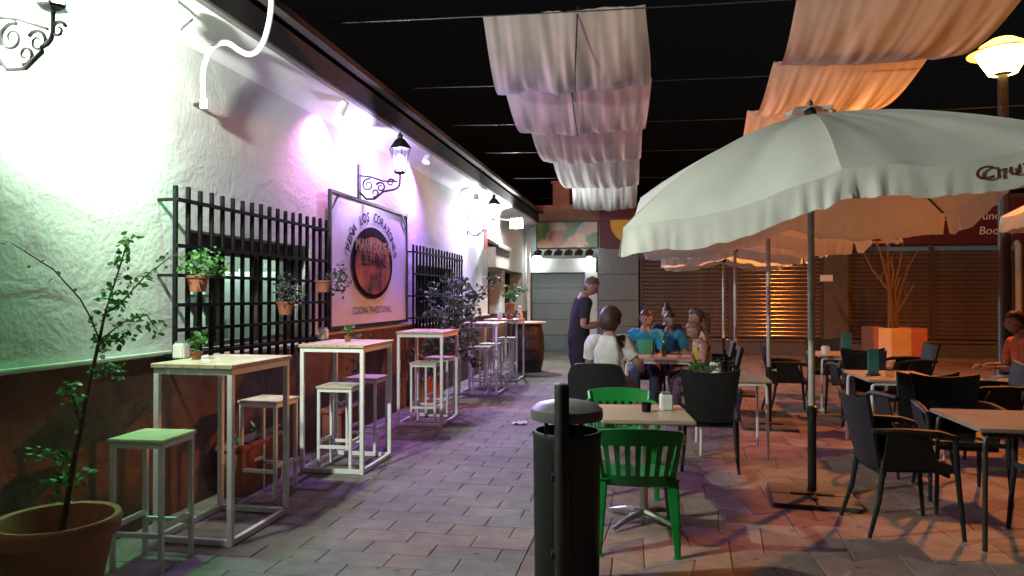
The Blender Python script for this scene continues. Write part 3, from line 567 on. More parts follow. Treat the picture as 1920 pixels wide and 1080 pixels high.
# ================================================================== parasols
def parasol(label, loc, rz, apex, zend, a=1.25, seed=1, text=None, pole=.024, lower=True, base=None):
    t = thing('parasol', label, 'parasol', (loc[0], loc[1], 0), rz, 'square white parasols in a row'); rs = random.Random(seed)
    def rib(k):
        an = PI/4*k; r = a if k % 2 == 0 else a*math.sqrt(2); return Vector((r*math.cos(an), r*math.sin(an), zend[k % 8]))
    ap = Vector((0, 0, apex))
    ph = [rs.uniform(0, 6.28) for _ in range(40)]
    def edge(s):                    # s in 0..8 around the rim
        k = int(s) % 8; u = s-int(s); p = rib(k).lerp(rib(k+1), u); return p, u, k
    def surf(s, t_):
        p, u, k = edge(s); pr = .42*t_+.58*t_*t_
        z = apex-(apex-p.z)*pr-.06*math.sin(PI*u)*t_**1.3
        wr = .02*t_*noise.noise(Vector((s*3.2+seed, t_*1.6, 1)))+.012*t_*noise.noise(Vector((s*9+seed, t_*2.2, 5)))+.004*math.sin(s*21+ph[k]+3*t_)*t_**3
        return Vector((p.x*t_, p.y*t_, z+wr))
    def val(s, h):                  # valance: h 0 top .. 1 bottom
        p = surf(s, 1); _, u, k = edge(s); an = math.atan2(p.y, p.x); nrm = Vector((round(math.cos(an)*1.5), 0, 0)) if abs(p.x) > abs(p.y) else Vector((0, round(math.sin(an)*1.5), 0))
        nrm.normalize(); nz_ = lambda f, o: noise.noise(Vector((s*f+seed*7.3, o+seed, h*.6)))
        fold = nz_(4.5, 1)*.7+nz_(11, 5)*.9+nz_(26, 9)*.8; tan = Vector((-nrm.y, nrm.x, 0)); pin = .28+.85*math.exp(-(min(u, 1-u)/.2)**2)*(1-.75*math.exp(-(min(u, 1-u)/.03)**2))
        return p+nrm*(.03*h**.8*fold*pin+.035*h)+tan*.03*h*nz_(14, 20)+Vector((0, 0, -.185*h*(1+.14*noise.noise(Vector((s*4+seed, 2, 0)))+.07*noise.noise(Vector((s*21+seed, 3, 0))))))
    b = MB(); nu, nv = 18, 16
    for k in range(8): b.grid(lambda u, v, k=k: surf(k+u*.99999, max(v, .03)), nu, nv)
    cn = b.mesh('canopy', M['canvas']); bm = bmesh.new(); bm.from_mesh(cn); bm.to_mesh(cn); bm.free()
    for pz in cn.polygons: pz.use_smooth = True
    can = link('canopy', cn, t)
    vb = MB()
    for k in range(8): vb.grid(lambda u, v, k=k: val(k+u*.99999, v), 56, 6)
    vb.build('valance', M['canvas'], can, smooth=True)
    cb = MB().grid(lambda u, v: (.17*v*math.cos(2*PI*u)*(1+.15*math.sin(u*31)), .17*v*math.sin(2*PI*u)*(1+.15*math.sin(u*23)), apex+.05-.04*v*v+.018*math.sin(u*44)*v), 36, 5); cb.build('wind_cap', M['canvas'], can, smooth=True)
    for k in range(8):
        pts = [surf(k+.0001, q)-Vector((0, 0, .022)) for q in (.04, .3, .55, .8, .98)]
        rb = MB().tube(pts, .009, 6).build('rib', M['darkmetal'], t, smooth=True)
        MB().tube([(.03*math.cos(PI/4*k), .03*math.sin(PI/4*k), apex-.62), surf(k+.0001, .5)-Vector((0, 0, .03))], .007, 6).build('strut', M['darkmetal'], t, smooth=True)
    MB().lathe([(pole, .62), (pole, apex-.02)], 14).build('upper_pole', M['alu'], t, smooth=True)
    MB().lathe([(pole*1.28, .06), (pole*1.28, .6), (pole*1.5, .62), (pole*1.5, .68), (pole, .69)], 14).build('lower_pole', M['iron'], t, smooth=True)
    MB().tube([(pole, 0, .65), (pole+.05, 0, .65)], .012, 8).box((pole+.055, 0, .65), (.012, .05, .03)).build('clamp_knob', M['alu'], t)
    MB().lathe([(.045, apex-.68), (.05, apex-.66), (.05, apex-.6), (.03, apex-.58)], 14).build('runner', M['darkmetal'], t, smooth=True)
    MB().lathe([(.03, apex-.06), (.05, apex-.04), (.04, apex+.03), (.014, apex+.06), (.02, apex+.09), (.0, apex+.11)], 14).build('hub', M['darkmetal'], t, smooth=True)
    bb = base or .3
    for sx in (-1, 1):
        for sy in (-1, 1): MB().box((sx*bb/2, sy*bb/2, .016), (bb-.01, bb-.01, .03)).build('base_slab', M['darkstone'], t, bevel=.006)
    MB().bar((-bb*.5, 0, .037), (bb*.5, 0, .037), .04, .012).bar((0, -bb*.5, .04), (0, bb*.5, .04), .04, .012).build('base_cross', M['iron'], t)
    if text:
        def place(x, y, z): s = text[1]+x*text[2]; h = .62-y*text[3]*.9; p = val(s, h); return p+Vector((0, -.014, 0))
        text_part('valance_lettering', text[0], 1, place, M['print_red'], can, align='LEFT', bold=.016)
    return t
RZ = R(-4.3)
parasol('near white parasol with lettered ruffled valance, lit grey from the lantern', (1.19, 5.66), RZ, 2.85, [2.42, 2.22, 2.3, 2.02, 2.27, 1.93, 2.24, 2.38], seed=4, text=('Cruzcampo', 6.53, .115, .6))
Z2 = [2.36, 2.22]*4
parasol('white parasol over the occupied tables, second in the row', (1.36, 8.68), RZ, 2.88, Z2, a=1.1, seed=8)
parasol('white parasol behind the seated group, third in the row', (1.31, 11.45), RZ, 2.86, Z2, a=1.1, seed=15)
parasol('white parasol close to the roller shutters, last in the row', (1.44, 14.5), RZ, 2.84, Z2, a=1.1, seed=23)
parasol('white parasol standing out beyond the street lamp post', (5.6, 8.9), RZ, 3.05, [z+.28 for z in Z2], seed=31)

# ================================================================== tall bar tables and stools
TG = 'tall white bar tables along the wall'; SG = 'white bar stools along the wall'
def bar_table(label, x0, x1, y0, y1, h=1.09, base3=True):
    t = thing('bar_table', label, 'table', ((x0+x1)/2, (y0+y1)/2, 0), rnd.uniform(-.02, .02), TG); X_, Y_ = (x1-x0)/2, (y1-y0)/2; s = .034
    for sx in (-1, 1):
        for sy in (-1, 1): MB().box((sx*(X_-s/2), sy*(Y_-s/2), (h-.03)/2), (s, s, h-.03)).build('leg', M['white_metal'], t, bevel=.003, seg=1)
    for z, nm in ((h-.048, 'top_rail'), (.022, 'floor_rail')):
        for sy in (-1, 1): MB().box((0, sy*(Y_-s/2), z), (2*X_-2*s, s-.002, s)).build(nm, M['white_metal'], t)
        for sx in (-1, 1):
            MB().box((sx*(X_-s/2), 0, z), (s-.002, 2*Y_-2*s, s)).build(nm, M['white_metal'], t)
    tt = thing_part('tabletop', t)
    n = 5; wdt = (2*X_+.02)/n
    for k in range(n): MB().box((-X_-.01+wdt*(k+.5), 0, h-.014), (wdt-.003, 2*Y_+.03, .027)).build('plank', M['woodtop'], tt, bevel=.003, seg=1)
    return t
def thing_part(name, parent):
    # a thin batten board under the planks that carries them as sub-parts
    dx = max(abs(c.location.x) for c in parent.children) if parent.children else 0
    o = MB().box((0, 0, 1.09-.0295), (.3, .3, .002)).build(name, M['darkwood'], parent); return o
tabs = [('tall white bar table with pale wood top by the terracotta potted sapling', -2.97, -2.44, 3.92, 4.62),
        ('tall white bar table below the first window grille with a stool inside its frame', -2.92, -2.35, 5.7, 6.42),
        ('tall white bar table in front of the banner sign lettering', -2.86, -2.31, 7.95, 8.65),
        ('tall white bar table just past the dark bushy plant', -2.83, -2.22, 10.6, 11.3),
        ('tall white bar table next to the wine barrel', -2.83, -2.24, 12.35, 13.1)]
for a in tabs: bar_table(*a)
def make_stool(label, loc, rz):
    t = thing('bar_stool', label, 'stool', loc, rz, SG); s = .026; W_ = .155; h = .72
    for sx in (-1, 1):
        for sy in (-1, 1): MB().box((sx*(W_-s/2), sy*(W_-s/2), (h-.02)/2), (s, s, h-.02)).build('leg', M['white_metal'], t, bevel=.003, seg=1)
    for sx in (-1, 1): MB().box((sx*(W_-s/2), 0, h-.034), (s-.002, 2*W_-2*s, s)).build('seat_rail', M['white_metal'], t)
    for sy in (-1, 1): MB().box((0, sy*(W_-s/2), h-.034), (2*W_-2*s, s-.002, s)).build('seat_rail', M['white_metal'], t)
    for sx in (-1, 1): MB().box((sx*(W_-s/2), 0, .24), (s-.003, 2*W_-2*s, s)).build('foot_rail', M['white_metal'], t)
    for sy in (-1, 1): MB().box((0, sy*(W_-s/2), .2), (2*W_-2*s, s-.003, s)).build('foot_rail', M['white_metal'], t)
    MB().box((0, 0, h-.009), (2*W_+.02, 2*W_+.02, .022)).build('seat', M['seatwood'], t, bevel=.005)
    return t
st0 = make_stool('white bar stool with wooden seat beside the terracotta potted sapling', (-2.74, 3.62, 0), .06)
for lab, x, y, r in [('white bar stool by the terracotta trough beyond the first bar table', -2.84, 5.06, -.05),
                     ('white bar stool standing inside the second bar table frame', -2.66, 5.96, .05), ('white bar stool tucked at the far end of the second bar table', -2.68, 6.62, -.04),
                     ('white bar stool standing inside the third bar table frame', -2.58, 8.2, .03), ('white bar stool tucked at the far end of the third bar table', -2.62, 8.92, -.06),
                     ('white bar stool standing inside the fourth bar table frame', -2.55, 10.85, .04), ('white bar stool tucked at the far end of the fourth bar table', -2.55, 11.6, -.03),
                     ('white bar stool standing inside the bar table beside the barrel', -2.55, 12.6, .05), ('white bar stool between the last bar table and the barrel', -2.6, 13.35, -.05)]:
    dup(st0, lab, (x, y, 0), r)
# wine barrel
bl = thing('wine_barrel', 'dark oak wine barrel with steel hoops and round top', 'barrel', (-2.36, 14.15, 0))
ns = 22; prof = [(.27, 0), (.315, .2), (.34, .48), (.315, .76), (.27, .95)]
sv = MB(); vs = []; 
for r, z in prof:
    for q in (-.5, .5): a = 2*PI*q*.965/ns; vs.append((r*math.cos(a), r*math.sin(a), z))
for r, z in prof:
    for q in (-.5, .5): a = 2*PI*q*.965/ns; vs.append(((r-.03)*math.cos(a), (r-.03)*math.sin(a), z))
fs = []
for i in range(4): fs += [(2*i, 2*i+1, 2*i+3, 2*i+2), (10+2*i, 12+2*i, 13+2*i, 11+2*i), (2*i, 2*i+2, 12+2*i, 10+2*i), (2*i+1, 11+2*i, 13+2*i, 2*i+3)]
fs += [(0, 10, 11, 1), (8, 9, 19, 18)]
sm_ = sv.add(vs, fs).mesh('stave', M['barrel'])
for k in range(ns): o = link('stave', sm_, bl); o.rotation_euler = (0, 0, 2*PI*k/ns)
for r, z in ((.28, .04), (.328, .27), (.328, .69), (.28, .91)): MB().lathe([(r, z-.02), (r+.006, z-.02), (r+.006, z+.02), (r, z+.02)], 28).build('hoop', M['darkmetal'], bl, smooth=True)
MB().lathe([(.0, .93), (.26, .93)], 24).build('head', M['barrel'], bl); MB().lathe([(.36, .952), (.37, .96), (.37, .985), (.36, .99)], 28).build('table_top', M['beech'], bl, smooth=True)

# ================================================================== low tables
LG = 'low terrace tables'
def low_table(label, c, w, d, rz=0, white=True, h=.73, top='beech'):
    t = thing('terrace_table', label, 'table', (c[0], c[1], 0), rz, LG); m = M['white_metal'] if white else M['darkmetal']
    MB().box((0, 0, h-.014), (w, d, .026)).build('tabletop', M[top], t, bevel=.006)
    for sx in (-1, 1):
        for sy in (-1, 1):
            X_, Y_ = sx*(w/2-.04), sy*(d/2-.04)
            MB().tube([(X_*.7, Y_, h-.045), (X_*.92, Y_, h-.048), (X_*.985, Y_, h-.065), (X_, Y_, h-.11), (X_*1.03, Y_*1.03, .01)], .014, 10).build('leg', m, t, smooth=True)
    for sy in (-1, 1): MB().box((0, sy*(d/2-.04), h-.042), (w*.66, .03, .026)).build('apron', m, t)
    return t
ta = thing('terrace_table', 'wooden pedestal table between the two green plastic chairs', 'table', (-.03, 4.86, 0), R(6), LG)
MB().box((0, 0, .716), (.58, .66, .03)).build('tabletop', M['beech'], ta, bevel=.008)
MB().lathe([(.03, .06), (.028, .1), (.028, .66), (.05, .69), (.16, .7)], 14).build('pedestal', M['chrome'], ta, smooth=True)
for k in range(4):
    q = PI/4+PI/2*k; MB().tube([(.02*math.cos(q), .02*math.sin(q), .075), (.15*math.cos(q), .15*math.sin(q), .06), (.3*math.cos(q), .3*math.sin(q), .022)], [.024, .02, .013], 8).build('foot', M['chrome'], ta, smooth=True)
low_table('bare beech table with dark tube legs at the terrace edge, empty top', (2.28, 5.02), .76, .78, R(0), False, top='shaded_beech')
low_table('white legged table holding a teal menu and glass holder', (2.34, 7.6), .68, .9)
low_table('white legged table beside the painted planter with teal menu', (2.52, 10.35), .66, .8)
low_table('table crowded with glasses where the blue shirted men sit', (.12, 9.3), .85, .75)
low_table('table with jar and plant in front of the black woven chair', (.78, 7.25), .66, .7)

# ================================================================== black woven armchairs
CG = 'black woven armchairs on the terrace'
def armchair(label, loc, rz):
    t = thing('armchair', label, 'chair', loc, rz, CG); m = M['rattan']
    def seat(u, v, o): return ((u-.5)*(.42+.05*v), -.2+.43*v, .44-.018*math.sin(PI*u)*math.sin(PI*v)-o)
    MB().slab(seat, 8, 8, .035).build('seat', m, t, smooth=True)
    def back(u, v, o):
        wd = .37+.13*v; z = .42+.43*v; bow = .05*(1-(2*u-1)**2)
        return ((u-.5)*wd, -.2-.1*v-bow*.6-o, z+.035*(2*u-1)**2*v)
    MB().slab(back, 10, 8, .022).build('backrest', m, t, smooth=True)
    for s in (-1, 1):
        MB().tube([(s*.235, -.28, .66), (s*.262, -.1, .665), (s*.268, .1, .655), (s*.262, .2, .63)], [.018, .023, .023, .018], 8).build('armrest', m, t, smooth=True)
        def side(u, v, o): return (s*(.215+.045*v+o), -.22+.36*u*(1-.35*v)+.02*v, .42+.23*v)
        MB().slab(side, 5, 5, .012).build('side_panel', m, t)
        MB().tube([(s*.262, .2, .63), (s*.25, .215, .42), (s*.262, .25, .0)], [.017, .018, .013], 8).build('front_leg', m, t, smooth=True)
        MB().tube([(s*.205, -.2, .44), (s*.215, -.235, .22), (s*.235, -.3, .0)], [.019, .017, .013], 8).build('rear_leg', m, t, smooth=True)
    for y_ in (.19, -.19): MB().box((0, y_, .395), (.4, .018, .05)).build('apron', m, t)
    return t
ch0 = armchair('black woven armchair between pedestal table and jar table', (.53, 6.62, 0), R(-3))
for lab, x, y, r in [('black woven armchair drawn up sideways to the bare beech table', 1.62, 5.08, R(-84)), ('black woven armchair facing across the bare beech table', 2.3, 5.98, R(176)),
                     ('black woven armchair pushed under the bare beech table end', 2.56, 4.95, R(96)), ('black woven armchair backed onto the bare table, facing the teal menu table', 2.2, 6.72, R(8)),
                     ('black woven armchair at the right end of the teal menu table', 3.12, 7.5, R(84)), ('black woven armchair across the teal menu table', 2.42, 8.5, R(182)),
                     ('black woven armchair beside the second parasol pole', 1.78, 9.75, R(-88)), ('black woven armchair at the table by the painted planter, near side', 2.5, 9.55, R(4)),
                     ('black woven armchair at the table by the painted planter, far side', 2.55, 11.15, R(178)), ('black woven armchair between planter table and street lamp', 3.35, 10.3, R(92)),
                     ('black woven armchair under the man in blue', -.04, 10.06, R(180)), ('black woven armchair under the person in teal', .3, 10.62, R(176)),
                     ('black woven armchair under the woman in pink', .84, 10.3, R(88)), ('black woven armchair under the woman in the yellow top', .8, 9.2, R(86)),
                     ('black woven armchair under the person with a hair bun', .3, 12.05, R(180)), ('black woven armchair under the person in orange by the lamp post', 4.12, 8.75, R(84))]:
    dup(ch0, lab, (x, y, 0), r)
# padded chair of the woman in white
pc = thing('padded_chair', 'black chair with broad rounded padded back under the woman in white', 'chair', (-.5, 7.62, 0), R(-4))
MB().box((0, 0, .43), (.46, .44, .07)).build('seat', M['black_plastic'], pc, bevel=.025, seg=3)
def pb(u, v, o):
    wd = .58*(1-.12*max(0, v-.8)/.2*(abs(2*u-1)**3)); return ((u-.5)*wd, -.24-.06*v-.04*(1-(2*u-1)**2)+o, .36+.46*v*(1-.08*abs(2*u-1)**4))
MB().slab(pb, 14, 10, .05).build('backrest', M['black_plastic'], pc, smooth=True)
for sx in (-1, 1):
    for sy in (-1, 1): MB().tube([(sx*.19, sy*.18, .42), (sx*.21, sy*.22, 0)], .014, 8).build('leg', M['darkmetal'], pc, smooth=True)
# ================================================================== green plastic chairs
def monobloc(label, loc, rz):
    t = thing('plastic_chair', label, 'chair', loc, rz, 'green moulded plastic chairs'); m = M['green_plastic']
    MB().slab(lambda u, v, o: ((u-.5)*(.40+.05*v), -.19+.42*v, .42-.02*math.sin(PI*u)*math.sin(PI*v)+.015*v-o-.03*max(0, v-.85)/.15), 10, 8, .014).build('seat', m, t, smooth=True)
    def bk(u, v): wd = .40+.09*v; return Vector(((u-.5)*wd, -.2-.13*v-.035*(1-(2*u-1)**2), .42+.31*v))
    MB().slab(lambda u, v, o: bk(u, .72+.28*v+.06*v*(1-(2*u-1)**2))+Vector((0, -o, 0)), 12, 4, .016).build('top_rail', m, t, smooth=True)
    MB().slab(lambda u, v, o: bk(u, -.12+.22*v)+Vector((0, -o, 0)), 12, 3, .014).build('lower_rail', m, t, smooth=True)
    for k in range(7):
        u0 = .1+.8*k/6; MB().slab(lambda u, v, o: bk(u0+(u-.5)*.07, .08+.68*v)+Vector((0, -o-.001, 0)), 2, 5, .011).build('slat', m, t)
    for s in (-1, 1):
        ux = 0 if s < 0 else 1
        MB().tube([bk(ux, 0)+Vector((0, 0, -.02)), bk(ux, .5), bk(ux, .98)], [.02, .018, .016], 8).build('back_stile', m, t, smooth=True)
        MB().tube([bk(ux, .75), Vector((s*.265, -.2, .645)), Vector((s*.28, -.05, .635)), Vector((s*.275, .12, .62)), Vector((s*.25, .2, .57)), Vector((s*.235, .2, .45))], [.016, .022, .026, .026, .022, .018], 8).build('armrest', m, t, smooth=True)
        def leg(p, q):
            d = Vector(q)-Vector(p); vs = []
            for f, w_ in ((0, .042), (.5, .034), (1, .02)):
                c = Vector(p)+d*f
                for ax, ay in ((-1, -1), (1, -1), (1, 1), (-1, 1)): vs.append(c+Vector((ax*w_*.8, ay*w_*.7, 0)))
            return MB().add(vs, [(0, 1, 2, 3), (11, 10, 9, 8)]+[(4*i+j, 4*i+(j+1) % 4, 4*i+4+(j+1) % 4, 4*i+4+j) for i in range(2) for j in range(4)])
        leg((s*.205, -.2, .43), (s*.225, -.3, 0)).build('rear_leg', m, t, bevel=.008)
        leg((s*.21, .19, .43), (s*.24, .24, 0)).build('front_leg', m, t, bevel=.008)
    return t
gc0 = monobloc('green plastic slatted chair standing beside the litter bin', (-.08, 4.52, 0), R(4))
dup(gc0, 'green plastic chair across the pedestal table, before the woman in white', (-.2, 5.62, 0), R(186))
# ================================================================== litter bin
bn = thing('litter_bin', 'black cylindrical litter bin hung on a post with domed grey lid', 'litter bin', (-.41, 3.68, 0), TH)
MB().lathe([(.0, .05), (.16, .05), (.165, .07), (.172, .78), (.178, .8), (.172, .815), (.16, .815), (.16, .1)], 32).build('bin_body', M['black_plastic'], bn, smooth=True)
MB().lathe([(.183, .875), (.186, .9), (.183, .925), (.15, .95), (.08, .965), (0, .97)], 32).build('lid', M['grey_lid'], bn, smooth=True); MB().lathe([(.0, .88), (.17, .878), (.183, .875)], 32).build('lid_underside', M['black_plastic'], bn)
MB().lathe([(.036, 0), (.036, 1.06), (.032, 1.075), (0, 1.08)], 16, (-.04, -.215, 0)).build('post', M['iron'], bn, smooth=True)
for z in (.25, .62): MB().box((-.04, -.19, z), (.1, .06, .03)).build('bracket', M['iron'], bn)
for x in (-.11, .06): MB().bar((x, -.12, .8), (x, -.12, .9), .02).build('lid_strut', M['iron'], bn)
MB().bar((-.04, -.2, .84), (-.04, -.02, .89), .025).build('lid_arm', M['iron'], bn)

# ================================================================== table-top things
def dispenser(label, p, rz=0, s=1):
    t = thing('napkin_dispenser', label, 'napkin holder', p, rz, 'napkin dispensers on tables'); t.scale = (s,)*3
    MB().box((0, 0, .05), (.075, .1, .1)).build('case', M['napkin'], t, bevel=.008); MB().box((.0385, 0, .052), (.004, .06, .066)).build('napkin_slot', M['paper'], t)
    MB().box((-.0, 0, .107), (.06, .06, .012)).build('spring_plate', M['chrome'], t, bevel=.003)
    return t
dispenser('white napkin dispenser beside a small potted plant on the bar table by the sapling', gz(340, 672, 1.09), .2)
dispenser('white napkin dispenser on the bar table below the first grille', gz(606, 636, 1.09), .1)
dispenser('white napkin dispenser on the bar table before the banner sign', gz(751, 609, 1.09)+Vector((.0, -.2, 0)), .1)
dispenser('white napkin dispenser on the bar table past the bushy plant', (-2.72, 11.0, 1.09), 0)
dispenser('white napkin dispenser on the bar table next to the barrel', (-2.6, 12.6, 1.09), 0)
dispenser('white napkin dispenser next to a dark cup on the pedestal table', gz(1249, 768, .731), .15, 1.05)
dispenser('white napkin dispenser on the planter-side table', (2.32, 10.2, .73), .4)
tag(MB().lathe([(.028, 0), (.034, .06), (.032, .06), (.026, .006), (0, .006)], 14).build('cup', M['ink'], smooth=True), 'small dark cup on the pedestal table', 'cup').location = gz(1212, 772, .731)
def menu(label, p, rz, h=.2):
    t = thing('menu_stand', label, 'menu', p, rz); MB().box((0, 0, .01), (.12, .07, .02)).build('foot', M['darkwood'], t, bevel=.004); MB().box((0, 0, .02+h/2), (.13, .006, h)).build('card', M['teal'], t); return t
menu('teal menu card standing by the glass on the near white legged table', (2.14, 7.5, .73), .5, .24)
menu('teal menu card on the table by the painted planter', (2.66, 10.5, .73), -.1, .24)
def tumbler(label, p, h=.12, r=.035, m='glass'):
    o = MB().lathe([(.0, .004), (r*.85, 0), (r, h), (r-.004, h), (r*.8, .01), (0, .01)], 16).build('glass', M[m], smooth=True); o.location = p; return tag(o, label, 'glass')
tumbler('tall glass next to the teal menu on the white legged table', (2.26, 7.4, .73), .15, .045)
tumbler('clear tumbler on the crowded table in front of the man in blue', (.05, 9.15, .73)); tumbler('clear tumbler at the crowded table edge near the yellow top', (.38, 9.12, .73)); tumbler('clear glass by the woman in white on the crowded table', (-.15, 9.05, .73), .14)
def bottle(label, p, m='bottle'):
    o = MB().lathe([(.0, 0), (.03, 0), (.031, .15), (.012, .2), (.012, .26), (.014, .265), (0, .266)], 14).build('bottle', M[m], smooth=True); o.location = p; return tag(o, label, 'bottle')
bottle('green beer bottle on the crowded table of the blue shirted men', (.2, 9.35, .73)); bottle('green beer bottle on the jar table before the black armchair', (.72, 7.15, .73))
jr = thing('condiment_jar', 'glass condiment jar with white lid on the jar table', 'jar', (.62, 7.02, .73)); MB().lathe([(.0, 0), (.05, 0), (.055, .1), (.045, .12)], 16).build('jar_body', M['napkin'], jr, smooth=True); MB().lathe([(.05, .12), (.05, .145), (0, .15)], 16).build('lid', M['fridge'], jr, smooth=True)
fgr = thing('figurine', 'small white bird figurine on the last bar table', 'figurine', (-2.3, 12.95, 1.09)); MB().lathe([(.0, 0), (.05, .01), (.06, .06), (.035, .13), (.03, .17), (.038, .2), (.02, .23), (0, .24)], 14).build('body', M['fridge'], fgr, smooth=True); MB().lathe([(.012, 0), (0, .03)], 8, (.04, 0, .19)).build('beak', M['yellow'], fgr)

# ================================================================== plants
def pot_mesh(r, h, c=(0,0,0)): return MB().lathe([(r*.66, 0), (r*.9, h*.84), (r, h*.85), (r*1.04, h*.98), (r*.98, h), (r*.88, h*.99), (r*.84, h*.86), (0.001, h*.86)], 28, c)
def potted(name, label, p, r, h, fol, n, sp_, size, m='leaf', stems=5, seed=1, group=None, flat=.6):
    t = thing(name, label, 'plant', p, 0, group); rs = random.Random(seed)
    pot_mesh(r, h).build('pot', M['terracotta'], t, smooth=True); MB().lathe([(.0, h*.885), (r*.82, h*.875)], 16).build('soil', M['soil'], t)
    sb = MB()
    for k in range(stems): f = Vector(rs.choice(fol)); sb.tube([(0, 0, h*.86), f*.5+Vector((0, 0, h*.5)), f], [.005, .004, .002], 5)
    sb.build('stem', M['leaf_pale'], t); leaves(MB(), fol, n, sp_, size, rs, flat).build('foliage', M[m], t)
    return t
sp_t = thing('potted_sapling', 'tall straggly sapling in a big terracotta pot against the white wall', 'tree', (-2.74, 2.95, 0))
base = Vector((-2.74, 2.95, 0))
MB().lathe([(.17, 0), (.235, .37), (.265, .375), (.275, .44), (.265, .46), (.24, .455), (.21, .3), (.001, .3)], 36).build('pot', M['terracotta'], sp_t, smooth=True); MB().lathe([(0, .325), (.1, .32), (.21, .312)], 20).build('soil', M['soil'], sp_t)
def loc(px, py, d): return dd(px, py, d)-base
tr = [loc(114, 1008, 3.4), loc(140, 860, 3.42), loc(152, 800, 3.43), loc(172, 700, 3.45), loc(186, 640, 3.47), loc(196, 590, 3.48)]
MB().tube(tr, [.014, .012, .011, .009, .008, .006], 8).build('trunk', M['bark'], sp_t, smooth=True)
brs = [[tr[5], loc(212, 540, 3.48), loc(228, 490, 3.5), loc(241, 445, 3.5)], [tr[5], loc(225, 570, 3.5), loc(270, 520, 3.55), loc(322, 480, 3.6)], [tr[4], loc(172, 600, 3.4), loc(150, 560, 3.38), loc(100, 505, 3.36), loc(20, 455, 3.34)], [tr[4], loc(215, 640, 3.5), loc(236, 628, 3.52)], [tr[4], loc(230, 605, 3.5), loc(275, 590, 3.54), loc(296, 620, 3.56)], [tr[3], loc(195, 690, 3.46), loc(222, 690, 3.5)], [tr[2], loc(135, 740, 3.4), loc(128, 715, 3.38)], [tr[1], loc(115, 850, 3.38), loc(75, 850, 3.36)]]
for b in brs: MB().tube(b, [.004]*(len(b)-1)+[.002], 5).build('branch', M['bark'], sp_t, smooth=True)
rs = random.Random(11); cl = MB()
for i, b in enumerate(brs):
    for k in range(len(b)-1):
        for f in (.0, .35, .7, 1):
            if i == 2 and k > 0 and rs.random() < .35: continue
            leaves(cl, [b[k].lerp(b[k+1], f)], 5 if i != 2 else 2, .045, .038, rs)
for px, py, n in ((150, 895, 14), (110, 890, 18), (125, 930, 16), (90, 850, 12), (235, 455, 8), (215, 560, 8), (235, 600, 12), (250, 530, 8), (190, 645, 12), (215, 695, 10), (130, 900, 14), (65, 845, 8)): leaves(cl, [loc(px, py, 3.42)], int(n*1.1), .06, .04, rs)
cl.build('crown', M['leaf'], sp_t)
HG = 'terracotta pots hung on the first window grille'
def hang(label, px, py, r, h, seed, fol, n, s, m='leaf'):
    p = wx(px, py, -3.02); return potted('hanging_pot_plant', label, p, r, h, fol, int(n*1.7), s*1.12, .042, m, 4, seed, HG)
hang('bright green leafy plant in a terracotta pot hung on the near end of the grille', 371, 547, .075, .11, 3, [(.0, -.04, .16), (.03, .08, .2), (.02, .14, .22), (0, .05, .26), (.03, -.1, .2), (.02, .2, .16)], 22, .085)
hang('drooping green plant in a terracotta pot low on the grille middle', 535, 590, .075, .11, 5, [(.0, .0, .18), (.02, .09, .2), (.02, -.08, .2), (0, .02, .27), (.03, .14, .12)], 20, .085, 'leaf_dark')
hang('trailing spider plant in a terracotta pot at the grille end beside the sign', 606, 548, .08, .11, 6, [(.05, .15, .16), (.05, .28, .22), (.05, .36, .1), (.05, .25, .05)], 20, .08, 'leaf_dark')
potted('pot_plant', 'small green plant next to the napkin dispenser on the first bar table', gz(368, 674, 1.09), .04, .05, [(0, 0, .1), (.02, .03, .14), (-.02, .02, .12)], 12, .05, .05, 'leaf', 3, 12, 'small plants on the bar tables')
potted('pot_plant', 'tiny green plant on the bar table under the sign edge', gz(652, 640, 1.09), .035, .05, [(0, 0, .1), (.02, .03, .13)], 10, .05, .05, 'leaf', 3, 14, 'small plants on the bar tables')
potted('pot_plant', 'leafy plant in pink pot on the last bar table by the doorway', (-2.45, 12.75, 1.09), .09, .28, [(0, 0, .4), (.06, .1, .48), (-.08, 0, .45), (.1, -.1, .42), (0, .1, .55), (.2, .2, .5)], 14, .12, .09, 'leaf', 5, 16, 'small plants on the bar tables')
potted('pot_plant', 'low pale green plant in front of the pink pot on the last bar table', (-2.4, 12.45, 1.09), .05, .06, [(0, 0, .1), (.06, .05, .12), (-.08, .0, .12), (.1, .08, .1)], 12, .06, .06, 'leaf_pale', 4, 17, 'small plants on the bar tables')
potted('pot_plant', 'small green plant beside the jar on the table behind the black armchair', (.52, 7.0, .73), .05, .07, [(0, 0, .12), (.08, .0, .12), (-.08, .03, .12), (-.12, .0, .08)], 12, .06, .06, 'leaf', 4, 18)
# terracotta troughs along the wall
def trough(label, x, y, l, fol, n, sp2, size, m, seed, cat='planter'):
    t = thing('planter_trough', label, cat, (x, y, 0)); rs = random.Random(seed)
    MB().box((0, 0, .17), (.2, l, .34)).build('trough', M['terracotta'], t, bevel=.012); MB().box((0, 0, .36), (.24, l+.04, .05)).build('rim', M['terracotta'], t, bevel=.012); MB().box((0, 0, .383), (.18, l-.04, .01)).build('soil', M['soil'], t)
    sb = MB()
    for f in fol[::2]: f = Vector(f); sb.tube([(0, f.y*.5, .37), (f.x*.4, f.y*.8, f.z*.6), f], [.008, .006, .003], 5)
    if fol: sb.build('stem', M['bark'], t); leaves(MB(), fol, n, sp2, size, rs).build('foliage', M[m], t)
    return t
trough('terracotta trough with low green growth beyond the first bar table', -3.07, 5.2, .6, [(.03, -.2, .42), (.05, .0, .43), (.05, .2, .42)], 10, .07, .05, 'leaf', 21)
trough('terracotta trough under the end of the window grille', -3.07, 6.95, .6, [(.03, -.2, .5), (.05, .0, .55), (.05, .2, .5), (.05, .1, .7), (.05, .15, .9), (.05, .3, 1.05)], 14, .12, .06, 'leaf_dark', 22)
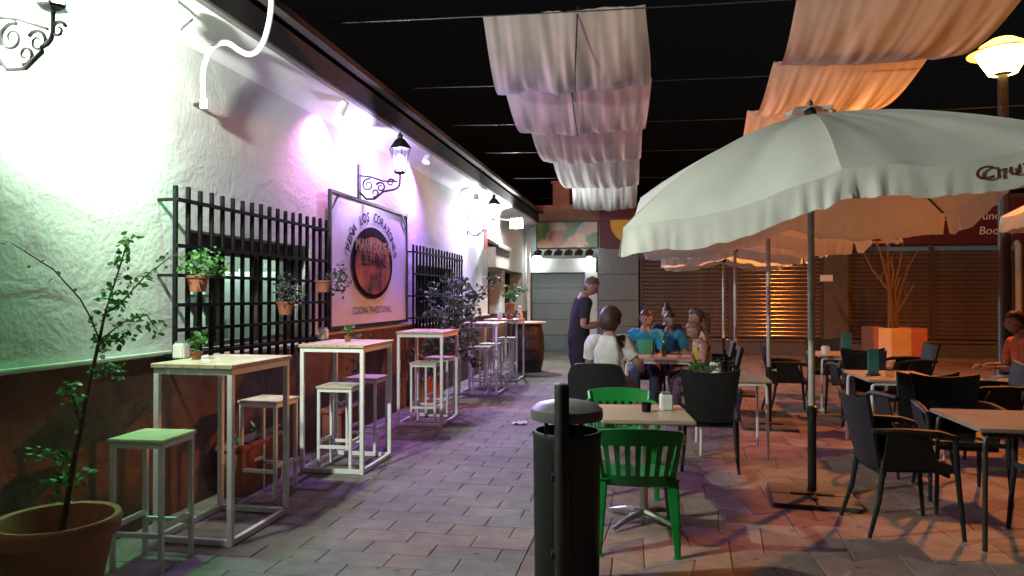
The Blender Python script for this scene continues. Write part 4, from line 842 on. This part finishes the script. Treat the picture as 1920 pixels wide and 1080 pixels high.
rs = random.Random(5); bf = []
for k in range(46):
    a = rs.uniform(0, 2*PI); r_ = rs.random()**.6; zz = rs.uniform(.55, 1.75); wdt = (.62 if zz < 1.3 else .5)*(1 if zz < 1.6 else .7)
    bf.append((.3+.3*r_*math.cos(a), wdt*r_*math.sin(a)*1.1, zz))
bf += [(.55, .75, 1.5), (.62, .95, 1.62), (.68, 1.1, 1.75), (.5, .6, 1.4)]
trough('dark bushy oleander in a terracotta trough hiding the second grille', -3.05, 9.75, .8, bf, 25, .16, .075, 'leaf_dark', 23, 'shrub')
# painted planter with a dried shrub
c0, c1 = gz(1640, 688), gz(1742, 690); pw = (c1.x-c0.x)
pp = thing('painted_planter', 'square planter painted cream, orange and red with a dried bare shrub', 'planter', ((c0.x+c1.x)/2, c0.y+.5, 0))
hh = .82
for s in (-1, 1): MB().box((s*(pw/2-.04), 0, hh/2), (.08, .9, hh)).build('side_panel', M['mural_r'], pp)
MB().box((0, .41, hh/2), (pw-.17, .08, hh)).build('rear_panel', M['mural_r'], pp)
fw = pw-.17
for nm, a, b, m in (('cream', 0, .3, 'mural_w'), ('orange', .3, .74, 'mural_o'), ('red', .74, 1, 'mural_r')):
    o = MB().box((-fw/2+fw*(a+b)/2, -.43, hh/2), (fw*(b-a)-.004, .08, hh)).build('front_panel', M[m], pp); o['label'] = nm+' painted front panel'
MB().box((0, 0, hh-.1), (pw-.2, .75, .04)).build('soil', M['soil'], pp)
cx = (c0.x+c1.x)/2; rs = random.Random(9)
for px, py in ((1618, 470), (1634, 430), (1665, 440), (1672, 480), (1694, 450), (1728, 460), (1686, 520), (1715, 530), (1655, 420)):
    e = wy(px, py, c0.y+.5+rs.uniform(-.3, .3))-Vector((cx, c0.y+.5, 0)); s0 = Vector((rs.uniform(-.12, .12), rs.uniform(-.1, .1), hh-.08))
    mid = s0.lerp(e, .45)+Vector((rs.uniform(-.12, .12)-.15*e.x, 0, .1)); pts = [s0, s0.lerp(mid, .6), mid, mid.lerp(e, .55)+Vector((rs.uniform(-.06, .06), 0, 0)), e]
    MB().tube(pts, [.035, .03, .025, .018, .009], 6).build('branch', M['drybark'], pp, smooth=True)
    for q in range(3):
        f = pts[2+q % 2].lerp(pts[3], rs.random()); MB().tube([f, f+Vector((rs.uniform(-.12, .12), rs.uniform(-.1, .1), rs.uniform(.15, .35)))], [.01, .004], 5).build('twig', M['drybark'], pp)

# a crumpled paper napkin on the paving by the bin
rs = random.Random(4); nb_ = MB().grid(lambda u, v: (.16*(u-.5)+rs.uniform(-.01, .01), .14*(v-.5)+rs.uniform(-.01, .01), .012+rs.uniform(-.008, .022)), 6, 6)
o = tag(nb_.build('paper_napkin', M['paper']), 'crumpled white paper napkin lying on the paving behind the bin', 'napkin'); o.location = gz(975, 795)
# ================================================================== people
def skin_mesh(J, E, rad, sub=2, root='pelvis'):
    names = list(dict.fromkeys([a for e in E for a in e])); ix = {n: i for i, n in enumerate(names)}
    me = bpy.data.meshes.new('sk'); me.from_pydata([J[n] for n in names], [(ix[a], ix[b]) for a, b in E], [])
    o = bpy.data.objects.new('sk', me); C.objects.link(o); md = o.modifiers.new('s', 'SKIN'); md.use_smooth_shade = True; md.branch_smoothing = .6
    sv = me.skin_vertices[0].data
    for n in names:
        r = rad[n]; sv[ix[n]].radius = r if isinstance(r, tuple) else (r, r); sv[ix[n]].use_root = (n == root)
    ss = o.modifiers.new('d', 'SUBSURF'); ss.levels = sub; ss.render_levels = sub
    bpy.context.view_layer.update()
    r = bpy.data.meshes.new_from_object(o.evaluated_get(bpy.context.evaluated_depsgraph_get())); bpy.data.objects.remove(o); return r
def head_geo(b, c, rot):
    def f(th, ph):
        d = Vector((math.sin(th)*math.cos(ph), math.sin(th)*math.sin(ph), math.cos(th)))
        x, y, z = d.x*.076, d.y*.095, d.z*.118
        if z < 0: q = -z/.118; x *= 1-.28*q; y = y*(1-.18*q)+.018*q
        fr = max(0, d.y)
        y += .026*math.exp(-(x/.014)**2-((z+.018)/.026)**2)*fr      # nose
        y -= .012*(math.exp(-((x-.03)/.016)**2-((z-.012)/.014)**2)+math.exp(-((x+.03)/.016)**2-((z-.012)/.014)**2))*fr
        y += .006*math.exp(-(x/.026)**2-((z+.058)/.01)**2)*fr+.008*math.exp(-(x/.02)**2-((z+.1)/.016)**2)*fr
        return rot @ Vector((x, y, z))+c
    n, m = 28, 22
    b.add([f(PI*j/m, 2*PI*i/n) for j in range(m+1) for i in range(n)], [(j*n+i, j*n+(i+1) % n, (j+1)*n+(i+1) % n, (j+1)*n+i) for j in range(m) for i in range(n)])
    for s in (-1, 1):
        e = MB().lathe([(.012*math.sin(PI*k/6)+.001, -.032*math.cos(PI*k/6)) for k in range(7)], 8, (0, 0, 0), .5, 1.4)
        b.add([rot @ (Vector(v)+Vector((s*.078, -.005, -.005)))+c for v in e.v], e.f)
def hand_geo(b, wr, fd, up, curl=.5, sc=1):
    fd = fd.normalized(); side = fd.cross(up).normalized(); nm = side.cross(fd)
    for k, (o, l) in enumerate(((-.03, .075), (-.01, .085), (.01, .08), (.028, .062))):
        p0 = wr+side*o*.6; p1 = wr+fd*.075+side*o; p2 = p1+(fd*math.cos(curl)-nm*math.sin(curl))*l*.5; p3 = p2+(fd*math.cos(curl*2)-nm*math.sin(curl*2))*l*.5
        b.tube([p0, p1, p2, p3], [.014, .0125, .0095, .007], 6)
    t0 = wr+fd*.02-side*.025; b.tube([wr, t0, t0+fd*.035-side*.03-nm*.008, t0+fd*.065-side*.035-nm*.02], [.014, .014, .011, .008], 6)
SKINS = mat('skin', (.38, .21, .15), .55, 0, .1, 8); 
def person(label, loc, rz, sit=True, shirt=(.8,.8,.8), trousers=(.03,.03,.035), hair=(.05,.03,.025), style='short', arms=None, lean=0.0, head=(0, 0), sleeve=.55, scale=1, shoes=(.05,.05,.05), heavy=1.0, pants_label=None, shirt_m=None, skirt=False):
    if sit:
        J = dict(pelvis=(0,0,.54), waist=(0,.0,.68), chest=(0,.01,.9), neck=(0,.0,1.07), nape=(0,.015,1.12))
        for s, q in ((-1, 'l'), (1, 'r')):
            J.update({q+'hip': (s*.1, .02, .53), q+'thigh': (s*.115, .22, .535), q+'knee': (s*.12, .44, .51), q+'shin': (s*.12, .45, .3), q+'ankle': (s*.12, .42, .08), q+'toe': (s*.13, .57, .035), q+'sho': (s*.175, 0, 1.0), q+'arm': (s*.215, .05, .86), q+'elb': (s*.235, .09, .73), q+'fore': (s*.2, .22, .74), q+'wri': (s*.15, .34, .76)})
        hc = Vector((0, .03, 1.215))
    else:
        J = dict(pelvis=(0,0,.96), waist=(0,.0,1.1), chest=(0,.01,1.31), neck=(0,.0,1.48), nape=(0,.015,1.53))
        for s, q in ((-1, 'l'), (1, 'r')):
            J.update({q+'hip': (s*.095, 0, .93), q+'thigh': (s*.105, .01, .7), q+'knee': (s*.105, .02, .5), q+'shin': (s*.105, 0, .3), q+'ankle': (s*.105, -.02, .08), q+'toe': (s*.12, .13, .03), q+'sho': (s*.18, 0, 1.41), q+'arm': (s*.225, .0, 1.27), q+'elb': (s*.24, -.02, 1.13), q+'fore': (s*.2, .14, 1.1), q+'wri': (s*.11, .28, 1.12)})
        hc = Vector((0, .03, 1.63))
    J = {k: Vector(v) for k, v in J.items()}
    up_names = ['waist', 'chest', 'neck', 'nape']+[q+n for q in 'lr' for n in ('sho', 'arm', 'elb', 'fore', 'wri')]
    rl = Matrix.Rotation(-lean, 3, 'X'); pv = J['pelvis'].copy()
    for n in up_names: J[n] = pv+rl @ (J[n]-pv)
    hc = pv+rl @ (hc-pv)
    if arms: J.update({k: Vector(v) for k, v in arms.items()})
    hrot = Matrix.Rotation(head[1], 3, 'Z') @ Matrix.Rotation(-head[0]-lean*.6, 3, 'X')
    hc = J['nape']+hrot @ Vector((0, .02, .1))
    rad = dict(pelvis=(.15*heavy, .12*heavy), waist=(.135*heavy, .1*heavy), chest=(.155, .105), neck=(.06, .06), nape=(.052, .052))
    for q in 'lr': rad.update({q+'hip': .1*heavy, q+'thigh': .085*heavy, q+'knee': .06, q+'shin': .055, q+'ankle': .038, q+'toe': (.035, .025), q+'sho': .07, q+'arm': .052, q+'elb': .042, q+'fore': .04, q+'wri': .027})
    E = [('pelvis', 'waist'), ('waist', 'chest'), ('chest', 'neck'), ('neck', 'nape')]
    for q in 'lr': E += [('chest', q+'sho'), (q+'sho', q+'arm'), (q+'arm', q+'elb'), (q+'elb', q+'fore'), (q+'fore', q+'wri'), ('pelvis', q+'hip'), (q+'hip', q+'thigh'), (q+'thigh', q+'knee'), (q+'knee', q+'shin'), (q+'shin', q+'ankle'), (q+'ankle', q+'toe')]
    me = skin_mesh(J, E, rad, 3)
    body_co = [v.co.copy() for v in me.vertices]; body_no = [v.normal.copy() for v in me.vertices]; body_f = [tuple(f.vertices) for f in me.polygons]
    b = MB(); head_geo(b, hc, hrot)
    for q in 'lr': hand_geo(b, J[q+'wri'], J[q+'wri']-J[q+'fore'], Vector((0, 0, 1)), .45)
    hm = b.mesh('h', SKINS, True); bm = bmesh.new(); bm.from_mesh(me); bm.from_mesh(hm); bm.to_mesh(me); bm.free(); me.materials.clear(); me.materials.append(SKINS)
    for p in me.polygons: p.use_smooth = True
    me.name = 'person'; P_ = link('person', me); tag(P_, label, 'person', 'people on the terrace'); P_.location = loc; P_.rotation_euler = (0, 0, rz); P_.scale = (scale,)*3
    # clothes: shells cut from the body surface and lifted off it
    segs = [(a_, b_, J[a_], J[b_]-J[a_]) for a_, b_ in E]; avg = lambda n_: (sum(rad[n_])/2 if isinstance(rad[n_], tuple) else rad[n_])
    cls = []
    for co in body_co:
        best = None
        for a_, b_, p0, dv in segs:
            t_ = max(0, min(1, (co-p0).dot(dv)/dv.length_squared)); dist = (co-p0-dv*t_).length/(avg(a_)*(1-t_)+avg(b_)*t_)
            if best is None or dist < best[0]: best = (dist, a_, b_, t_)
        cls.append(best[1:])
    pz = J['pelvis'].z; sd = rnd.uniform(0, 50)
    def in_shirt(k):
        a_, b_, t_ = cls[k]; b2 = b_[1:]
        if (a_, b_) == ('pelvis', 'waist') or (a_, b_) == ('waist', 'chest'): return True
        if (a_, b_) == ('chest', 'neck'): return t_ < (.8 if sleeve >= 0 else .55)
        if b2 == 'sho': return sleeve >= 0 or t_ < .75
        if b2 == 'arm': return sleeve >= 0
        if b2 == 'elb': return sleeve >= 0 and t_ < sleeve
        if b2 == 'hip': return body_co[k].z > pz-.03 and (not sit or body_co[k].y < .06)
        return False
    def in_pants(k):
        a_, b_, t_ = cls[k]; b2 = b_[1:]
        if (a_, b_) == ('pelvis', 'waist'): return t_ < .5
        if b2 in ('hip', 'thigh', 'knee', 'shin'): return True
        return b2 == 'ankle' and t_ < .8
    def shell(name, fn, off, m, amp):
        kp = [fn(k) for k in range(len(body_co))]; ix = {}; vs = []; fs = []
        for f in body_f:
            if all(kp[k] for k in f):
                for k in f:
                    if k not in ix:
                        ix[k] = len(vs); c = body_co[k]
                        vs.append(c+body_no[k]*(off+amp*(noise.noise(Vector((c.x*13+sd, c.y*13, c.z*9)))+.6*noise.noise(Vector((c.x*31, c.y*31+sd, c.z*17))))))
                fs.append([ix[k] for k in f])
        return MB().add(vs, fs).build(name, m, P_, smooth=True)
    shell('shirt', in_shirt, .017, shirt_m or mat('shirt_%02d%02d%02d' % tuple(int(c*99) for c in shirt), shirt, .85, 0, .15, 9, .006, 30), .011)
    shell('trousers', in_pants, .008, mat('trousers_%02d%02d%02d' % tuple(int(c*99) for c in trousers), trousers, .85, 0, .35, 24, .006, 30), .007)
    for q in 'lr':
        a, t_ = J[q+'ankle'], J[q+'toe']; MB().tube([a+Vector((0, -.055, -.03)), a+Vector((0, -.02, -.03)), a.lerp(t_, .6)+Vector((0, 0, -.005)), t_+Vector((0, .03, .0))], [.03, .047, .044, .03], 10).build('shoe', mat('shoe_%02d' % int(shoes[0]*99), shoes, .5), P_, smooth=True)
    # eyes, hair
    for s in (-1, 1):
        e = MB().lathe([(.011*math.sin(PI*k/6)+.0005, -.011*math.cos(PI*k/6)) for k in range(7)], 8); e.v = [tuple(hrot @ (Vector(v)+Vector((s*.03, .077, .012)))+hc) for v in e.v]; e.build('eye', mat('eye_dark', (.05, .03, .02), .2), P_, smooth=True)
    rs = random.Random(int(abs(loc[0]*97+loc[1]*31)*10)); ph = [rs.uniform(0, 6.28) for _ in range(4)]
    vol = dict(short=1.09, bob=1.5, bun=1.1, tail=1.13, balding=1.05)[style]
    def hf(th, p_):
        d = Vector((math.sin(th)*math.cos(p_), math.sin(th)*math.sin(p_), math.cos(th)))
        low = dict(short=-.15, bob=-.8, bun=-.3, tail=-.35, balding=-.1)[style]
        hl = .52 if d.y > .3 else (.52+(low-.52)*min(1, (.3-d.y)/.45))
        inside = d.z < hl
        k = (vol+.05*noise.noise(Vector((d.x*5+ph[0], d.y*5, d.z*4)))+.05*noise.noise(Vector((d.x*14, d.y*14+ph[1], d.z*5)))+.02*math.sin(17*p_+ph[2]+5*th)) if not inside else .86
        return hrot @ Vector((d.x*.077*k, d.y*.096*k-(.02 if vol > 1.2 else .004), d.z*.119*(k if vol < 1.2 else 1+(k-1)*.55)-(.018 if vol > 1.2 else 0)+(.004 if not inside else 0)))+hc
    n, m = 30, 22; hb = MB().add([hf(PI*j/m, 2*PI*i/n) for j in range(m+1) for i in range(n)], [(j*n+i, j*n+(i+1) % n, (j+1)*n+(i+1) % n, (j+1)*n+i) for j in range(m) for i in range(n)])
    if style == 'bun':
        e = MB().lathe([(.045*math.sin(PI*k/8)+.0005, -.045*math.cos(PI*k/8)) for k in range(9)], 14); hb.add([hrot @ (Vector(v)+Vector((0, -.05, .13)))+hc for v in e.v], e.f)
    if style == 'tail':
        hb.tube([hrot @ Vector(q)+hc for q in ((0, -.09, .03), (0, -.14, .0), (0, -.15, -.1), (0, -.13, -.24))], [.03, .04, .035, .012], 8)
    hb.build('hair', mat('hair_%02d%02d' % (int(hair[0]*99), int(hair[1]*99)), hair, .55, 0, .4, 60, .01, 90), P_, smooth=True)
    return P_
wt = person('person standing in black shirt and trousers, head bowed writing an order', (-.88, 9.2, 0), R(-72), False, (.014,.014,.016), (.012,.012,.014), (.1,.07,.06), 'balding', dict(lelb=(-.26, .0, 1.1), lfore=(-.2, .15, 1.09), lwri=(-.08, .29, 1.13), relb=(.26, .0, 1.1), rfore=(.2, .15, 1.1), rwri=(.06, .3, 1.14)), .13, (.55, 0), .5, 1.02, heavy=1.3)
# order pad held by the standing person
pm = Matrix.Rotation(R(-72), 4, 'Z'); pp_ = pm @ Vector((-.01, .4, 1.17))+Vector((-.88, 9.2, 0))
op = thing('order_pad', 'small white order pad in the hands of the standing person', 'notepad', pp_, R(-72)); MB().box((0, 0, 0), (.09, .13, .008)).build('pages', M['paper'], op); MB().box((0, .0, -.007), (.095, .135, .004)).build('cover', M['ink'], op)
wl = dd(1138, 640, 7.6)
person('person with short bouffant brown hair in a white blouse, seen from behind', (wl.x, 7.68, 0), R(-14), True, (.74,.72,.66), (.25,.2,.18), (.05,.025,.018), 'bob', dict(relb=(.3, .1, .76), rfore=(.3, .22, .68), rwri=(.26, .34, .74)), .16, (.1, -.2), .45, 1.04, heavy=1.1)
bm_ = person('person in a bright blue shirt with green print seated facing the table', (-.04, 9.98, 0), R(180), True, (.03,.3,.5), (.04,.05,.09), (.05,.03,.025), 'short', None, .12, (.3, .3), .5, 1.0)
pt = MB().grid(lambda u, v: ((u-.5)*.2, .145+.02*(1-(2*u-1)**2)-.0*v, .66+.26*v), 8, 8); pt.v = [(x, y+.115*(z-.54), z) for x, y, z in pt.v]
pt.build('shirt_print', ramp_mat('shirt_print', [(.0,(.05,.35,.2)),(.45,(.1,.45,.25)),(.6,(.55,.5,.1)),(1,(.1,.4,.3))], 9, .85), bm_, smooth=True)
person('person with dark hair in teal shirt leaning over the table end', (.3, 10.5, 0), R(172), True, (.03,.22,.28), (.03,.03,.04), (.025,.015,.012), 'short', None, .15, (.25, .4), .5, .97)
person('person with a dark hair bun in black top seated beyond the group', (.3, 11.95, 0), R(180), True, (.02,.02,.022), (.05,.05,.06), (.03,.018,.015), 'bun', None, .05, (.1, .0), .3, 1.0)
person('person in a pink blouse with brown ponytail seated sideways', (.78, 10.3, 0), R(92), True, (.55,.34,.38), (.3,.28,.3), (.09,.05,.035), 'tail', None, .12, (.15, .2), .4, 1.0)
person('person in a sleeveless yellow top and grey patterned trousers at the table', (.72, 9.2, 0), R(100), True, (.62,.45,.02), (.3,.28,.27), (.2,.11,.06), 'tail', None, .2, (.25, .15), -1, .9)
person('person in an orange shirt and pale blue jeans seated behind the lamp post', (4.05, 8.75, 0), R(88), True, (.6,.16,.06), (.28,.36,.46), (.06,.03,.02), 'short', None, .1, (.1, 0), .5, 1.0)
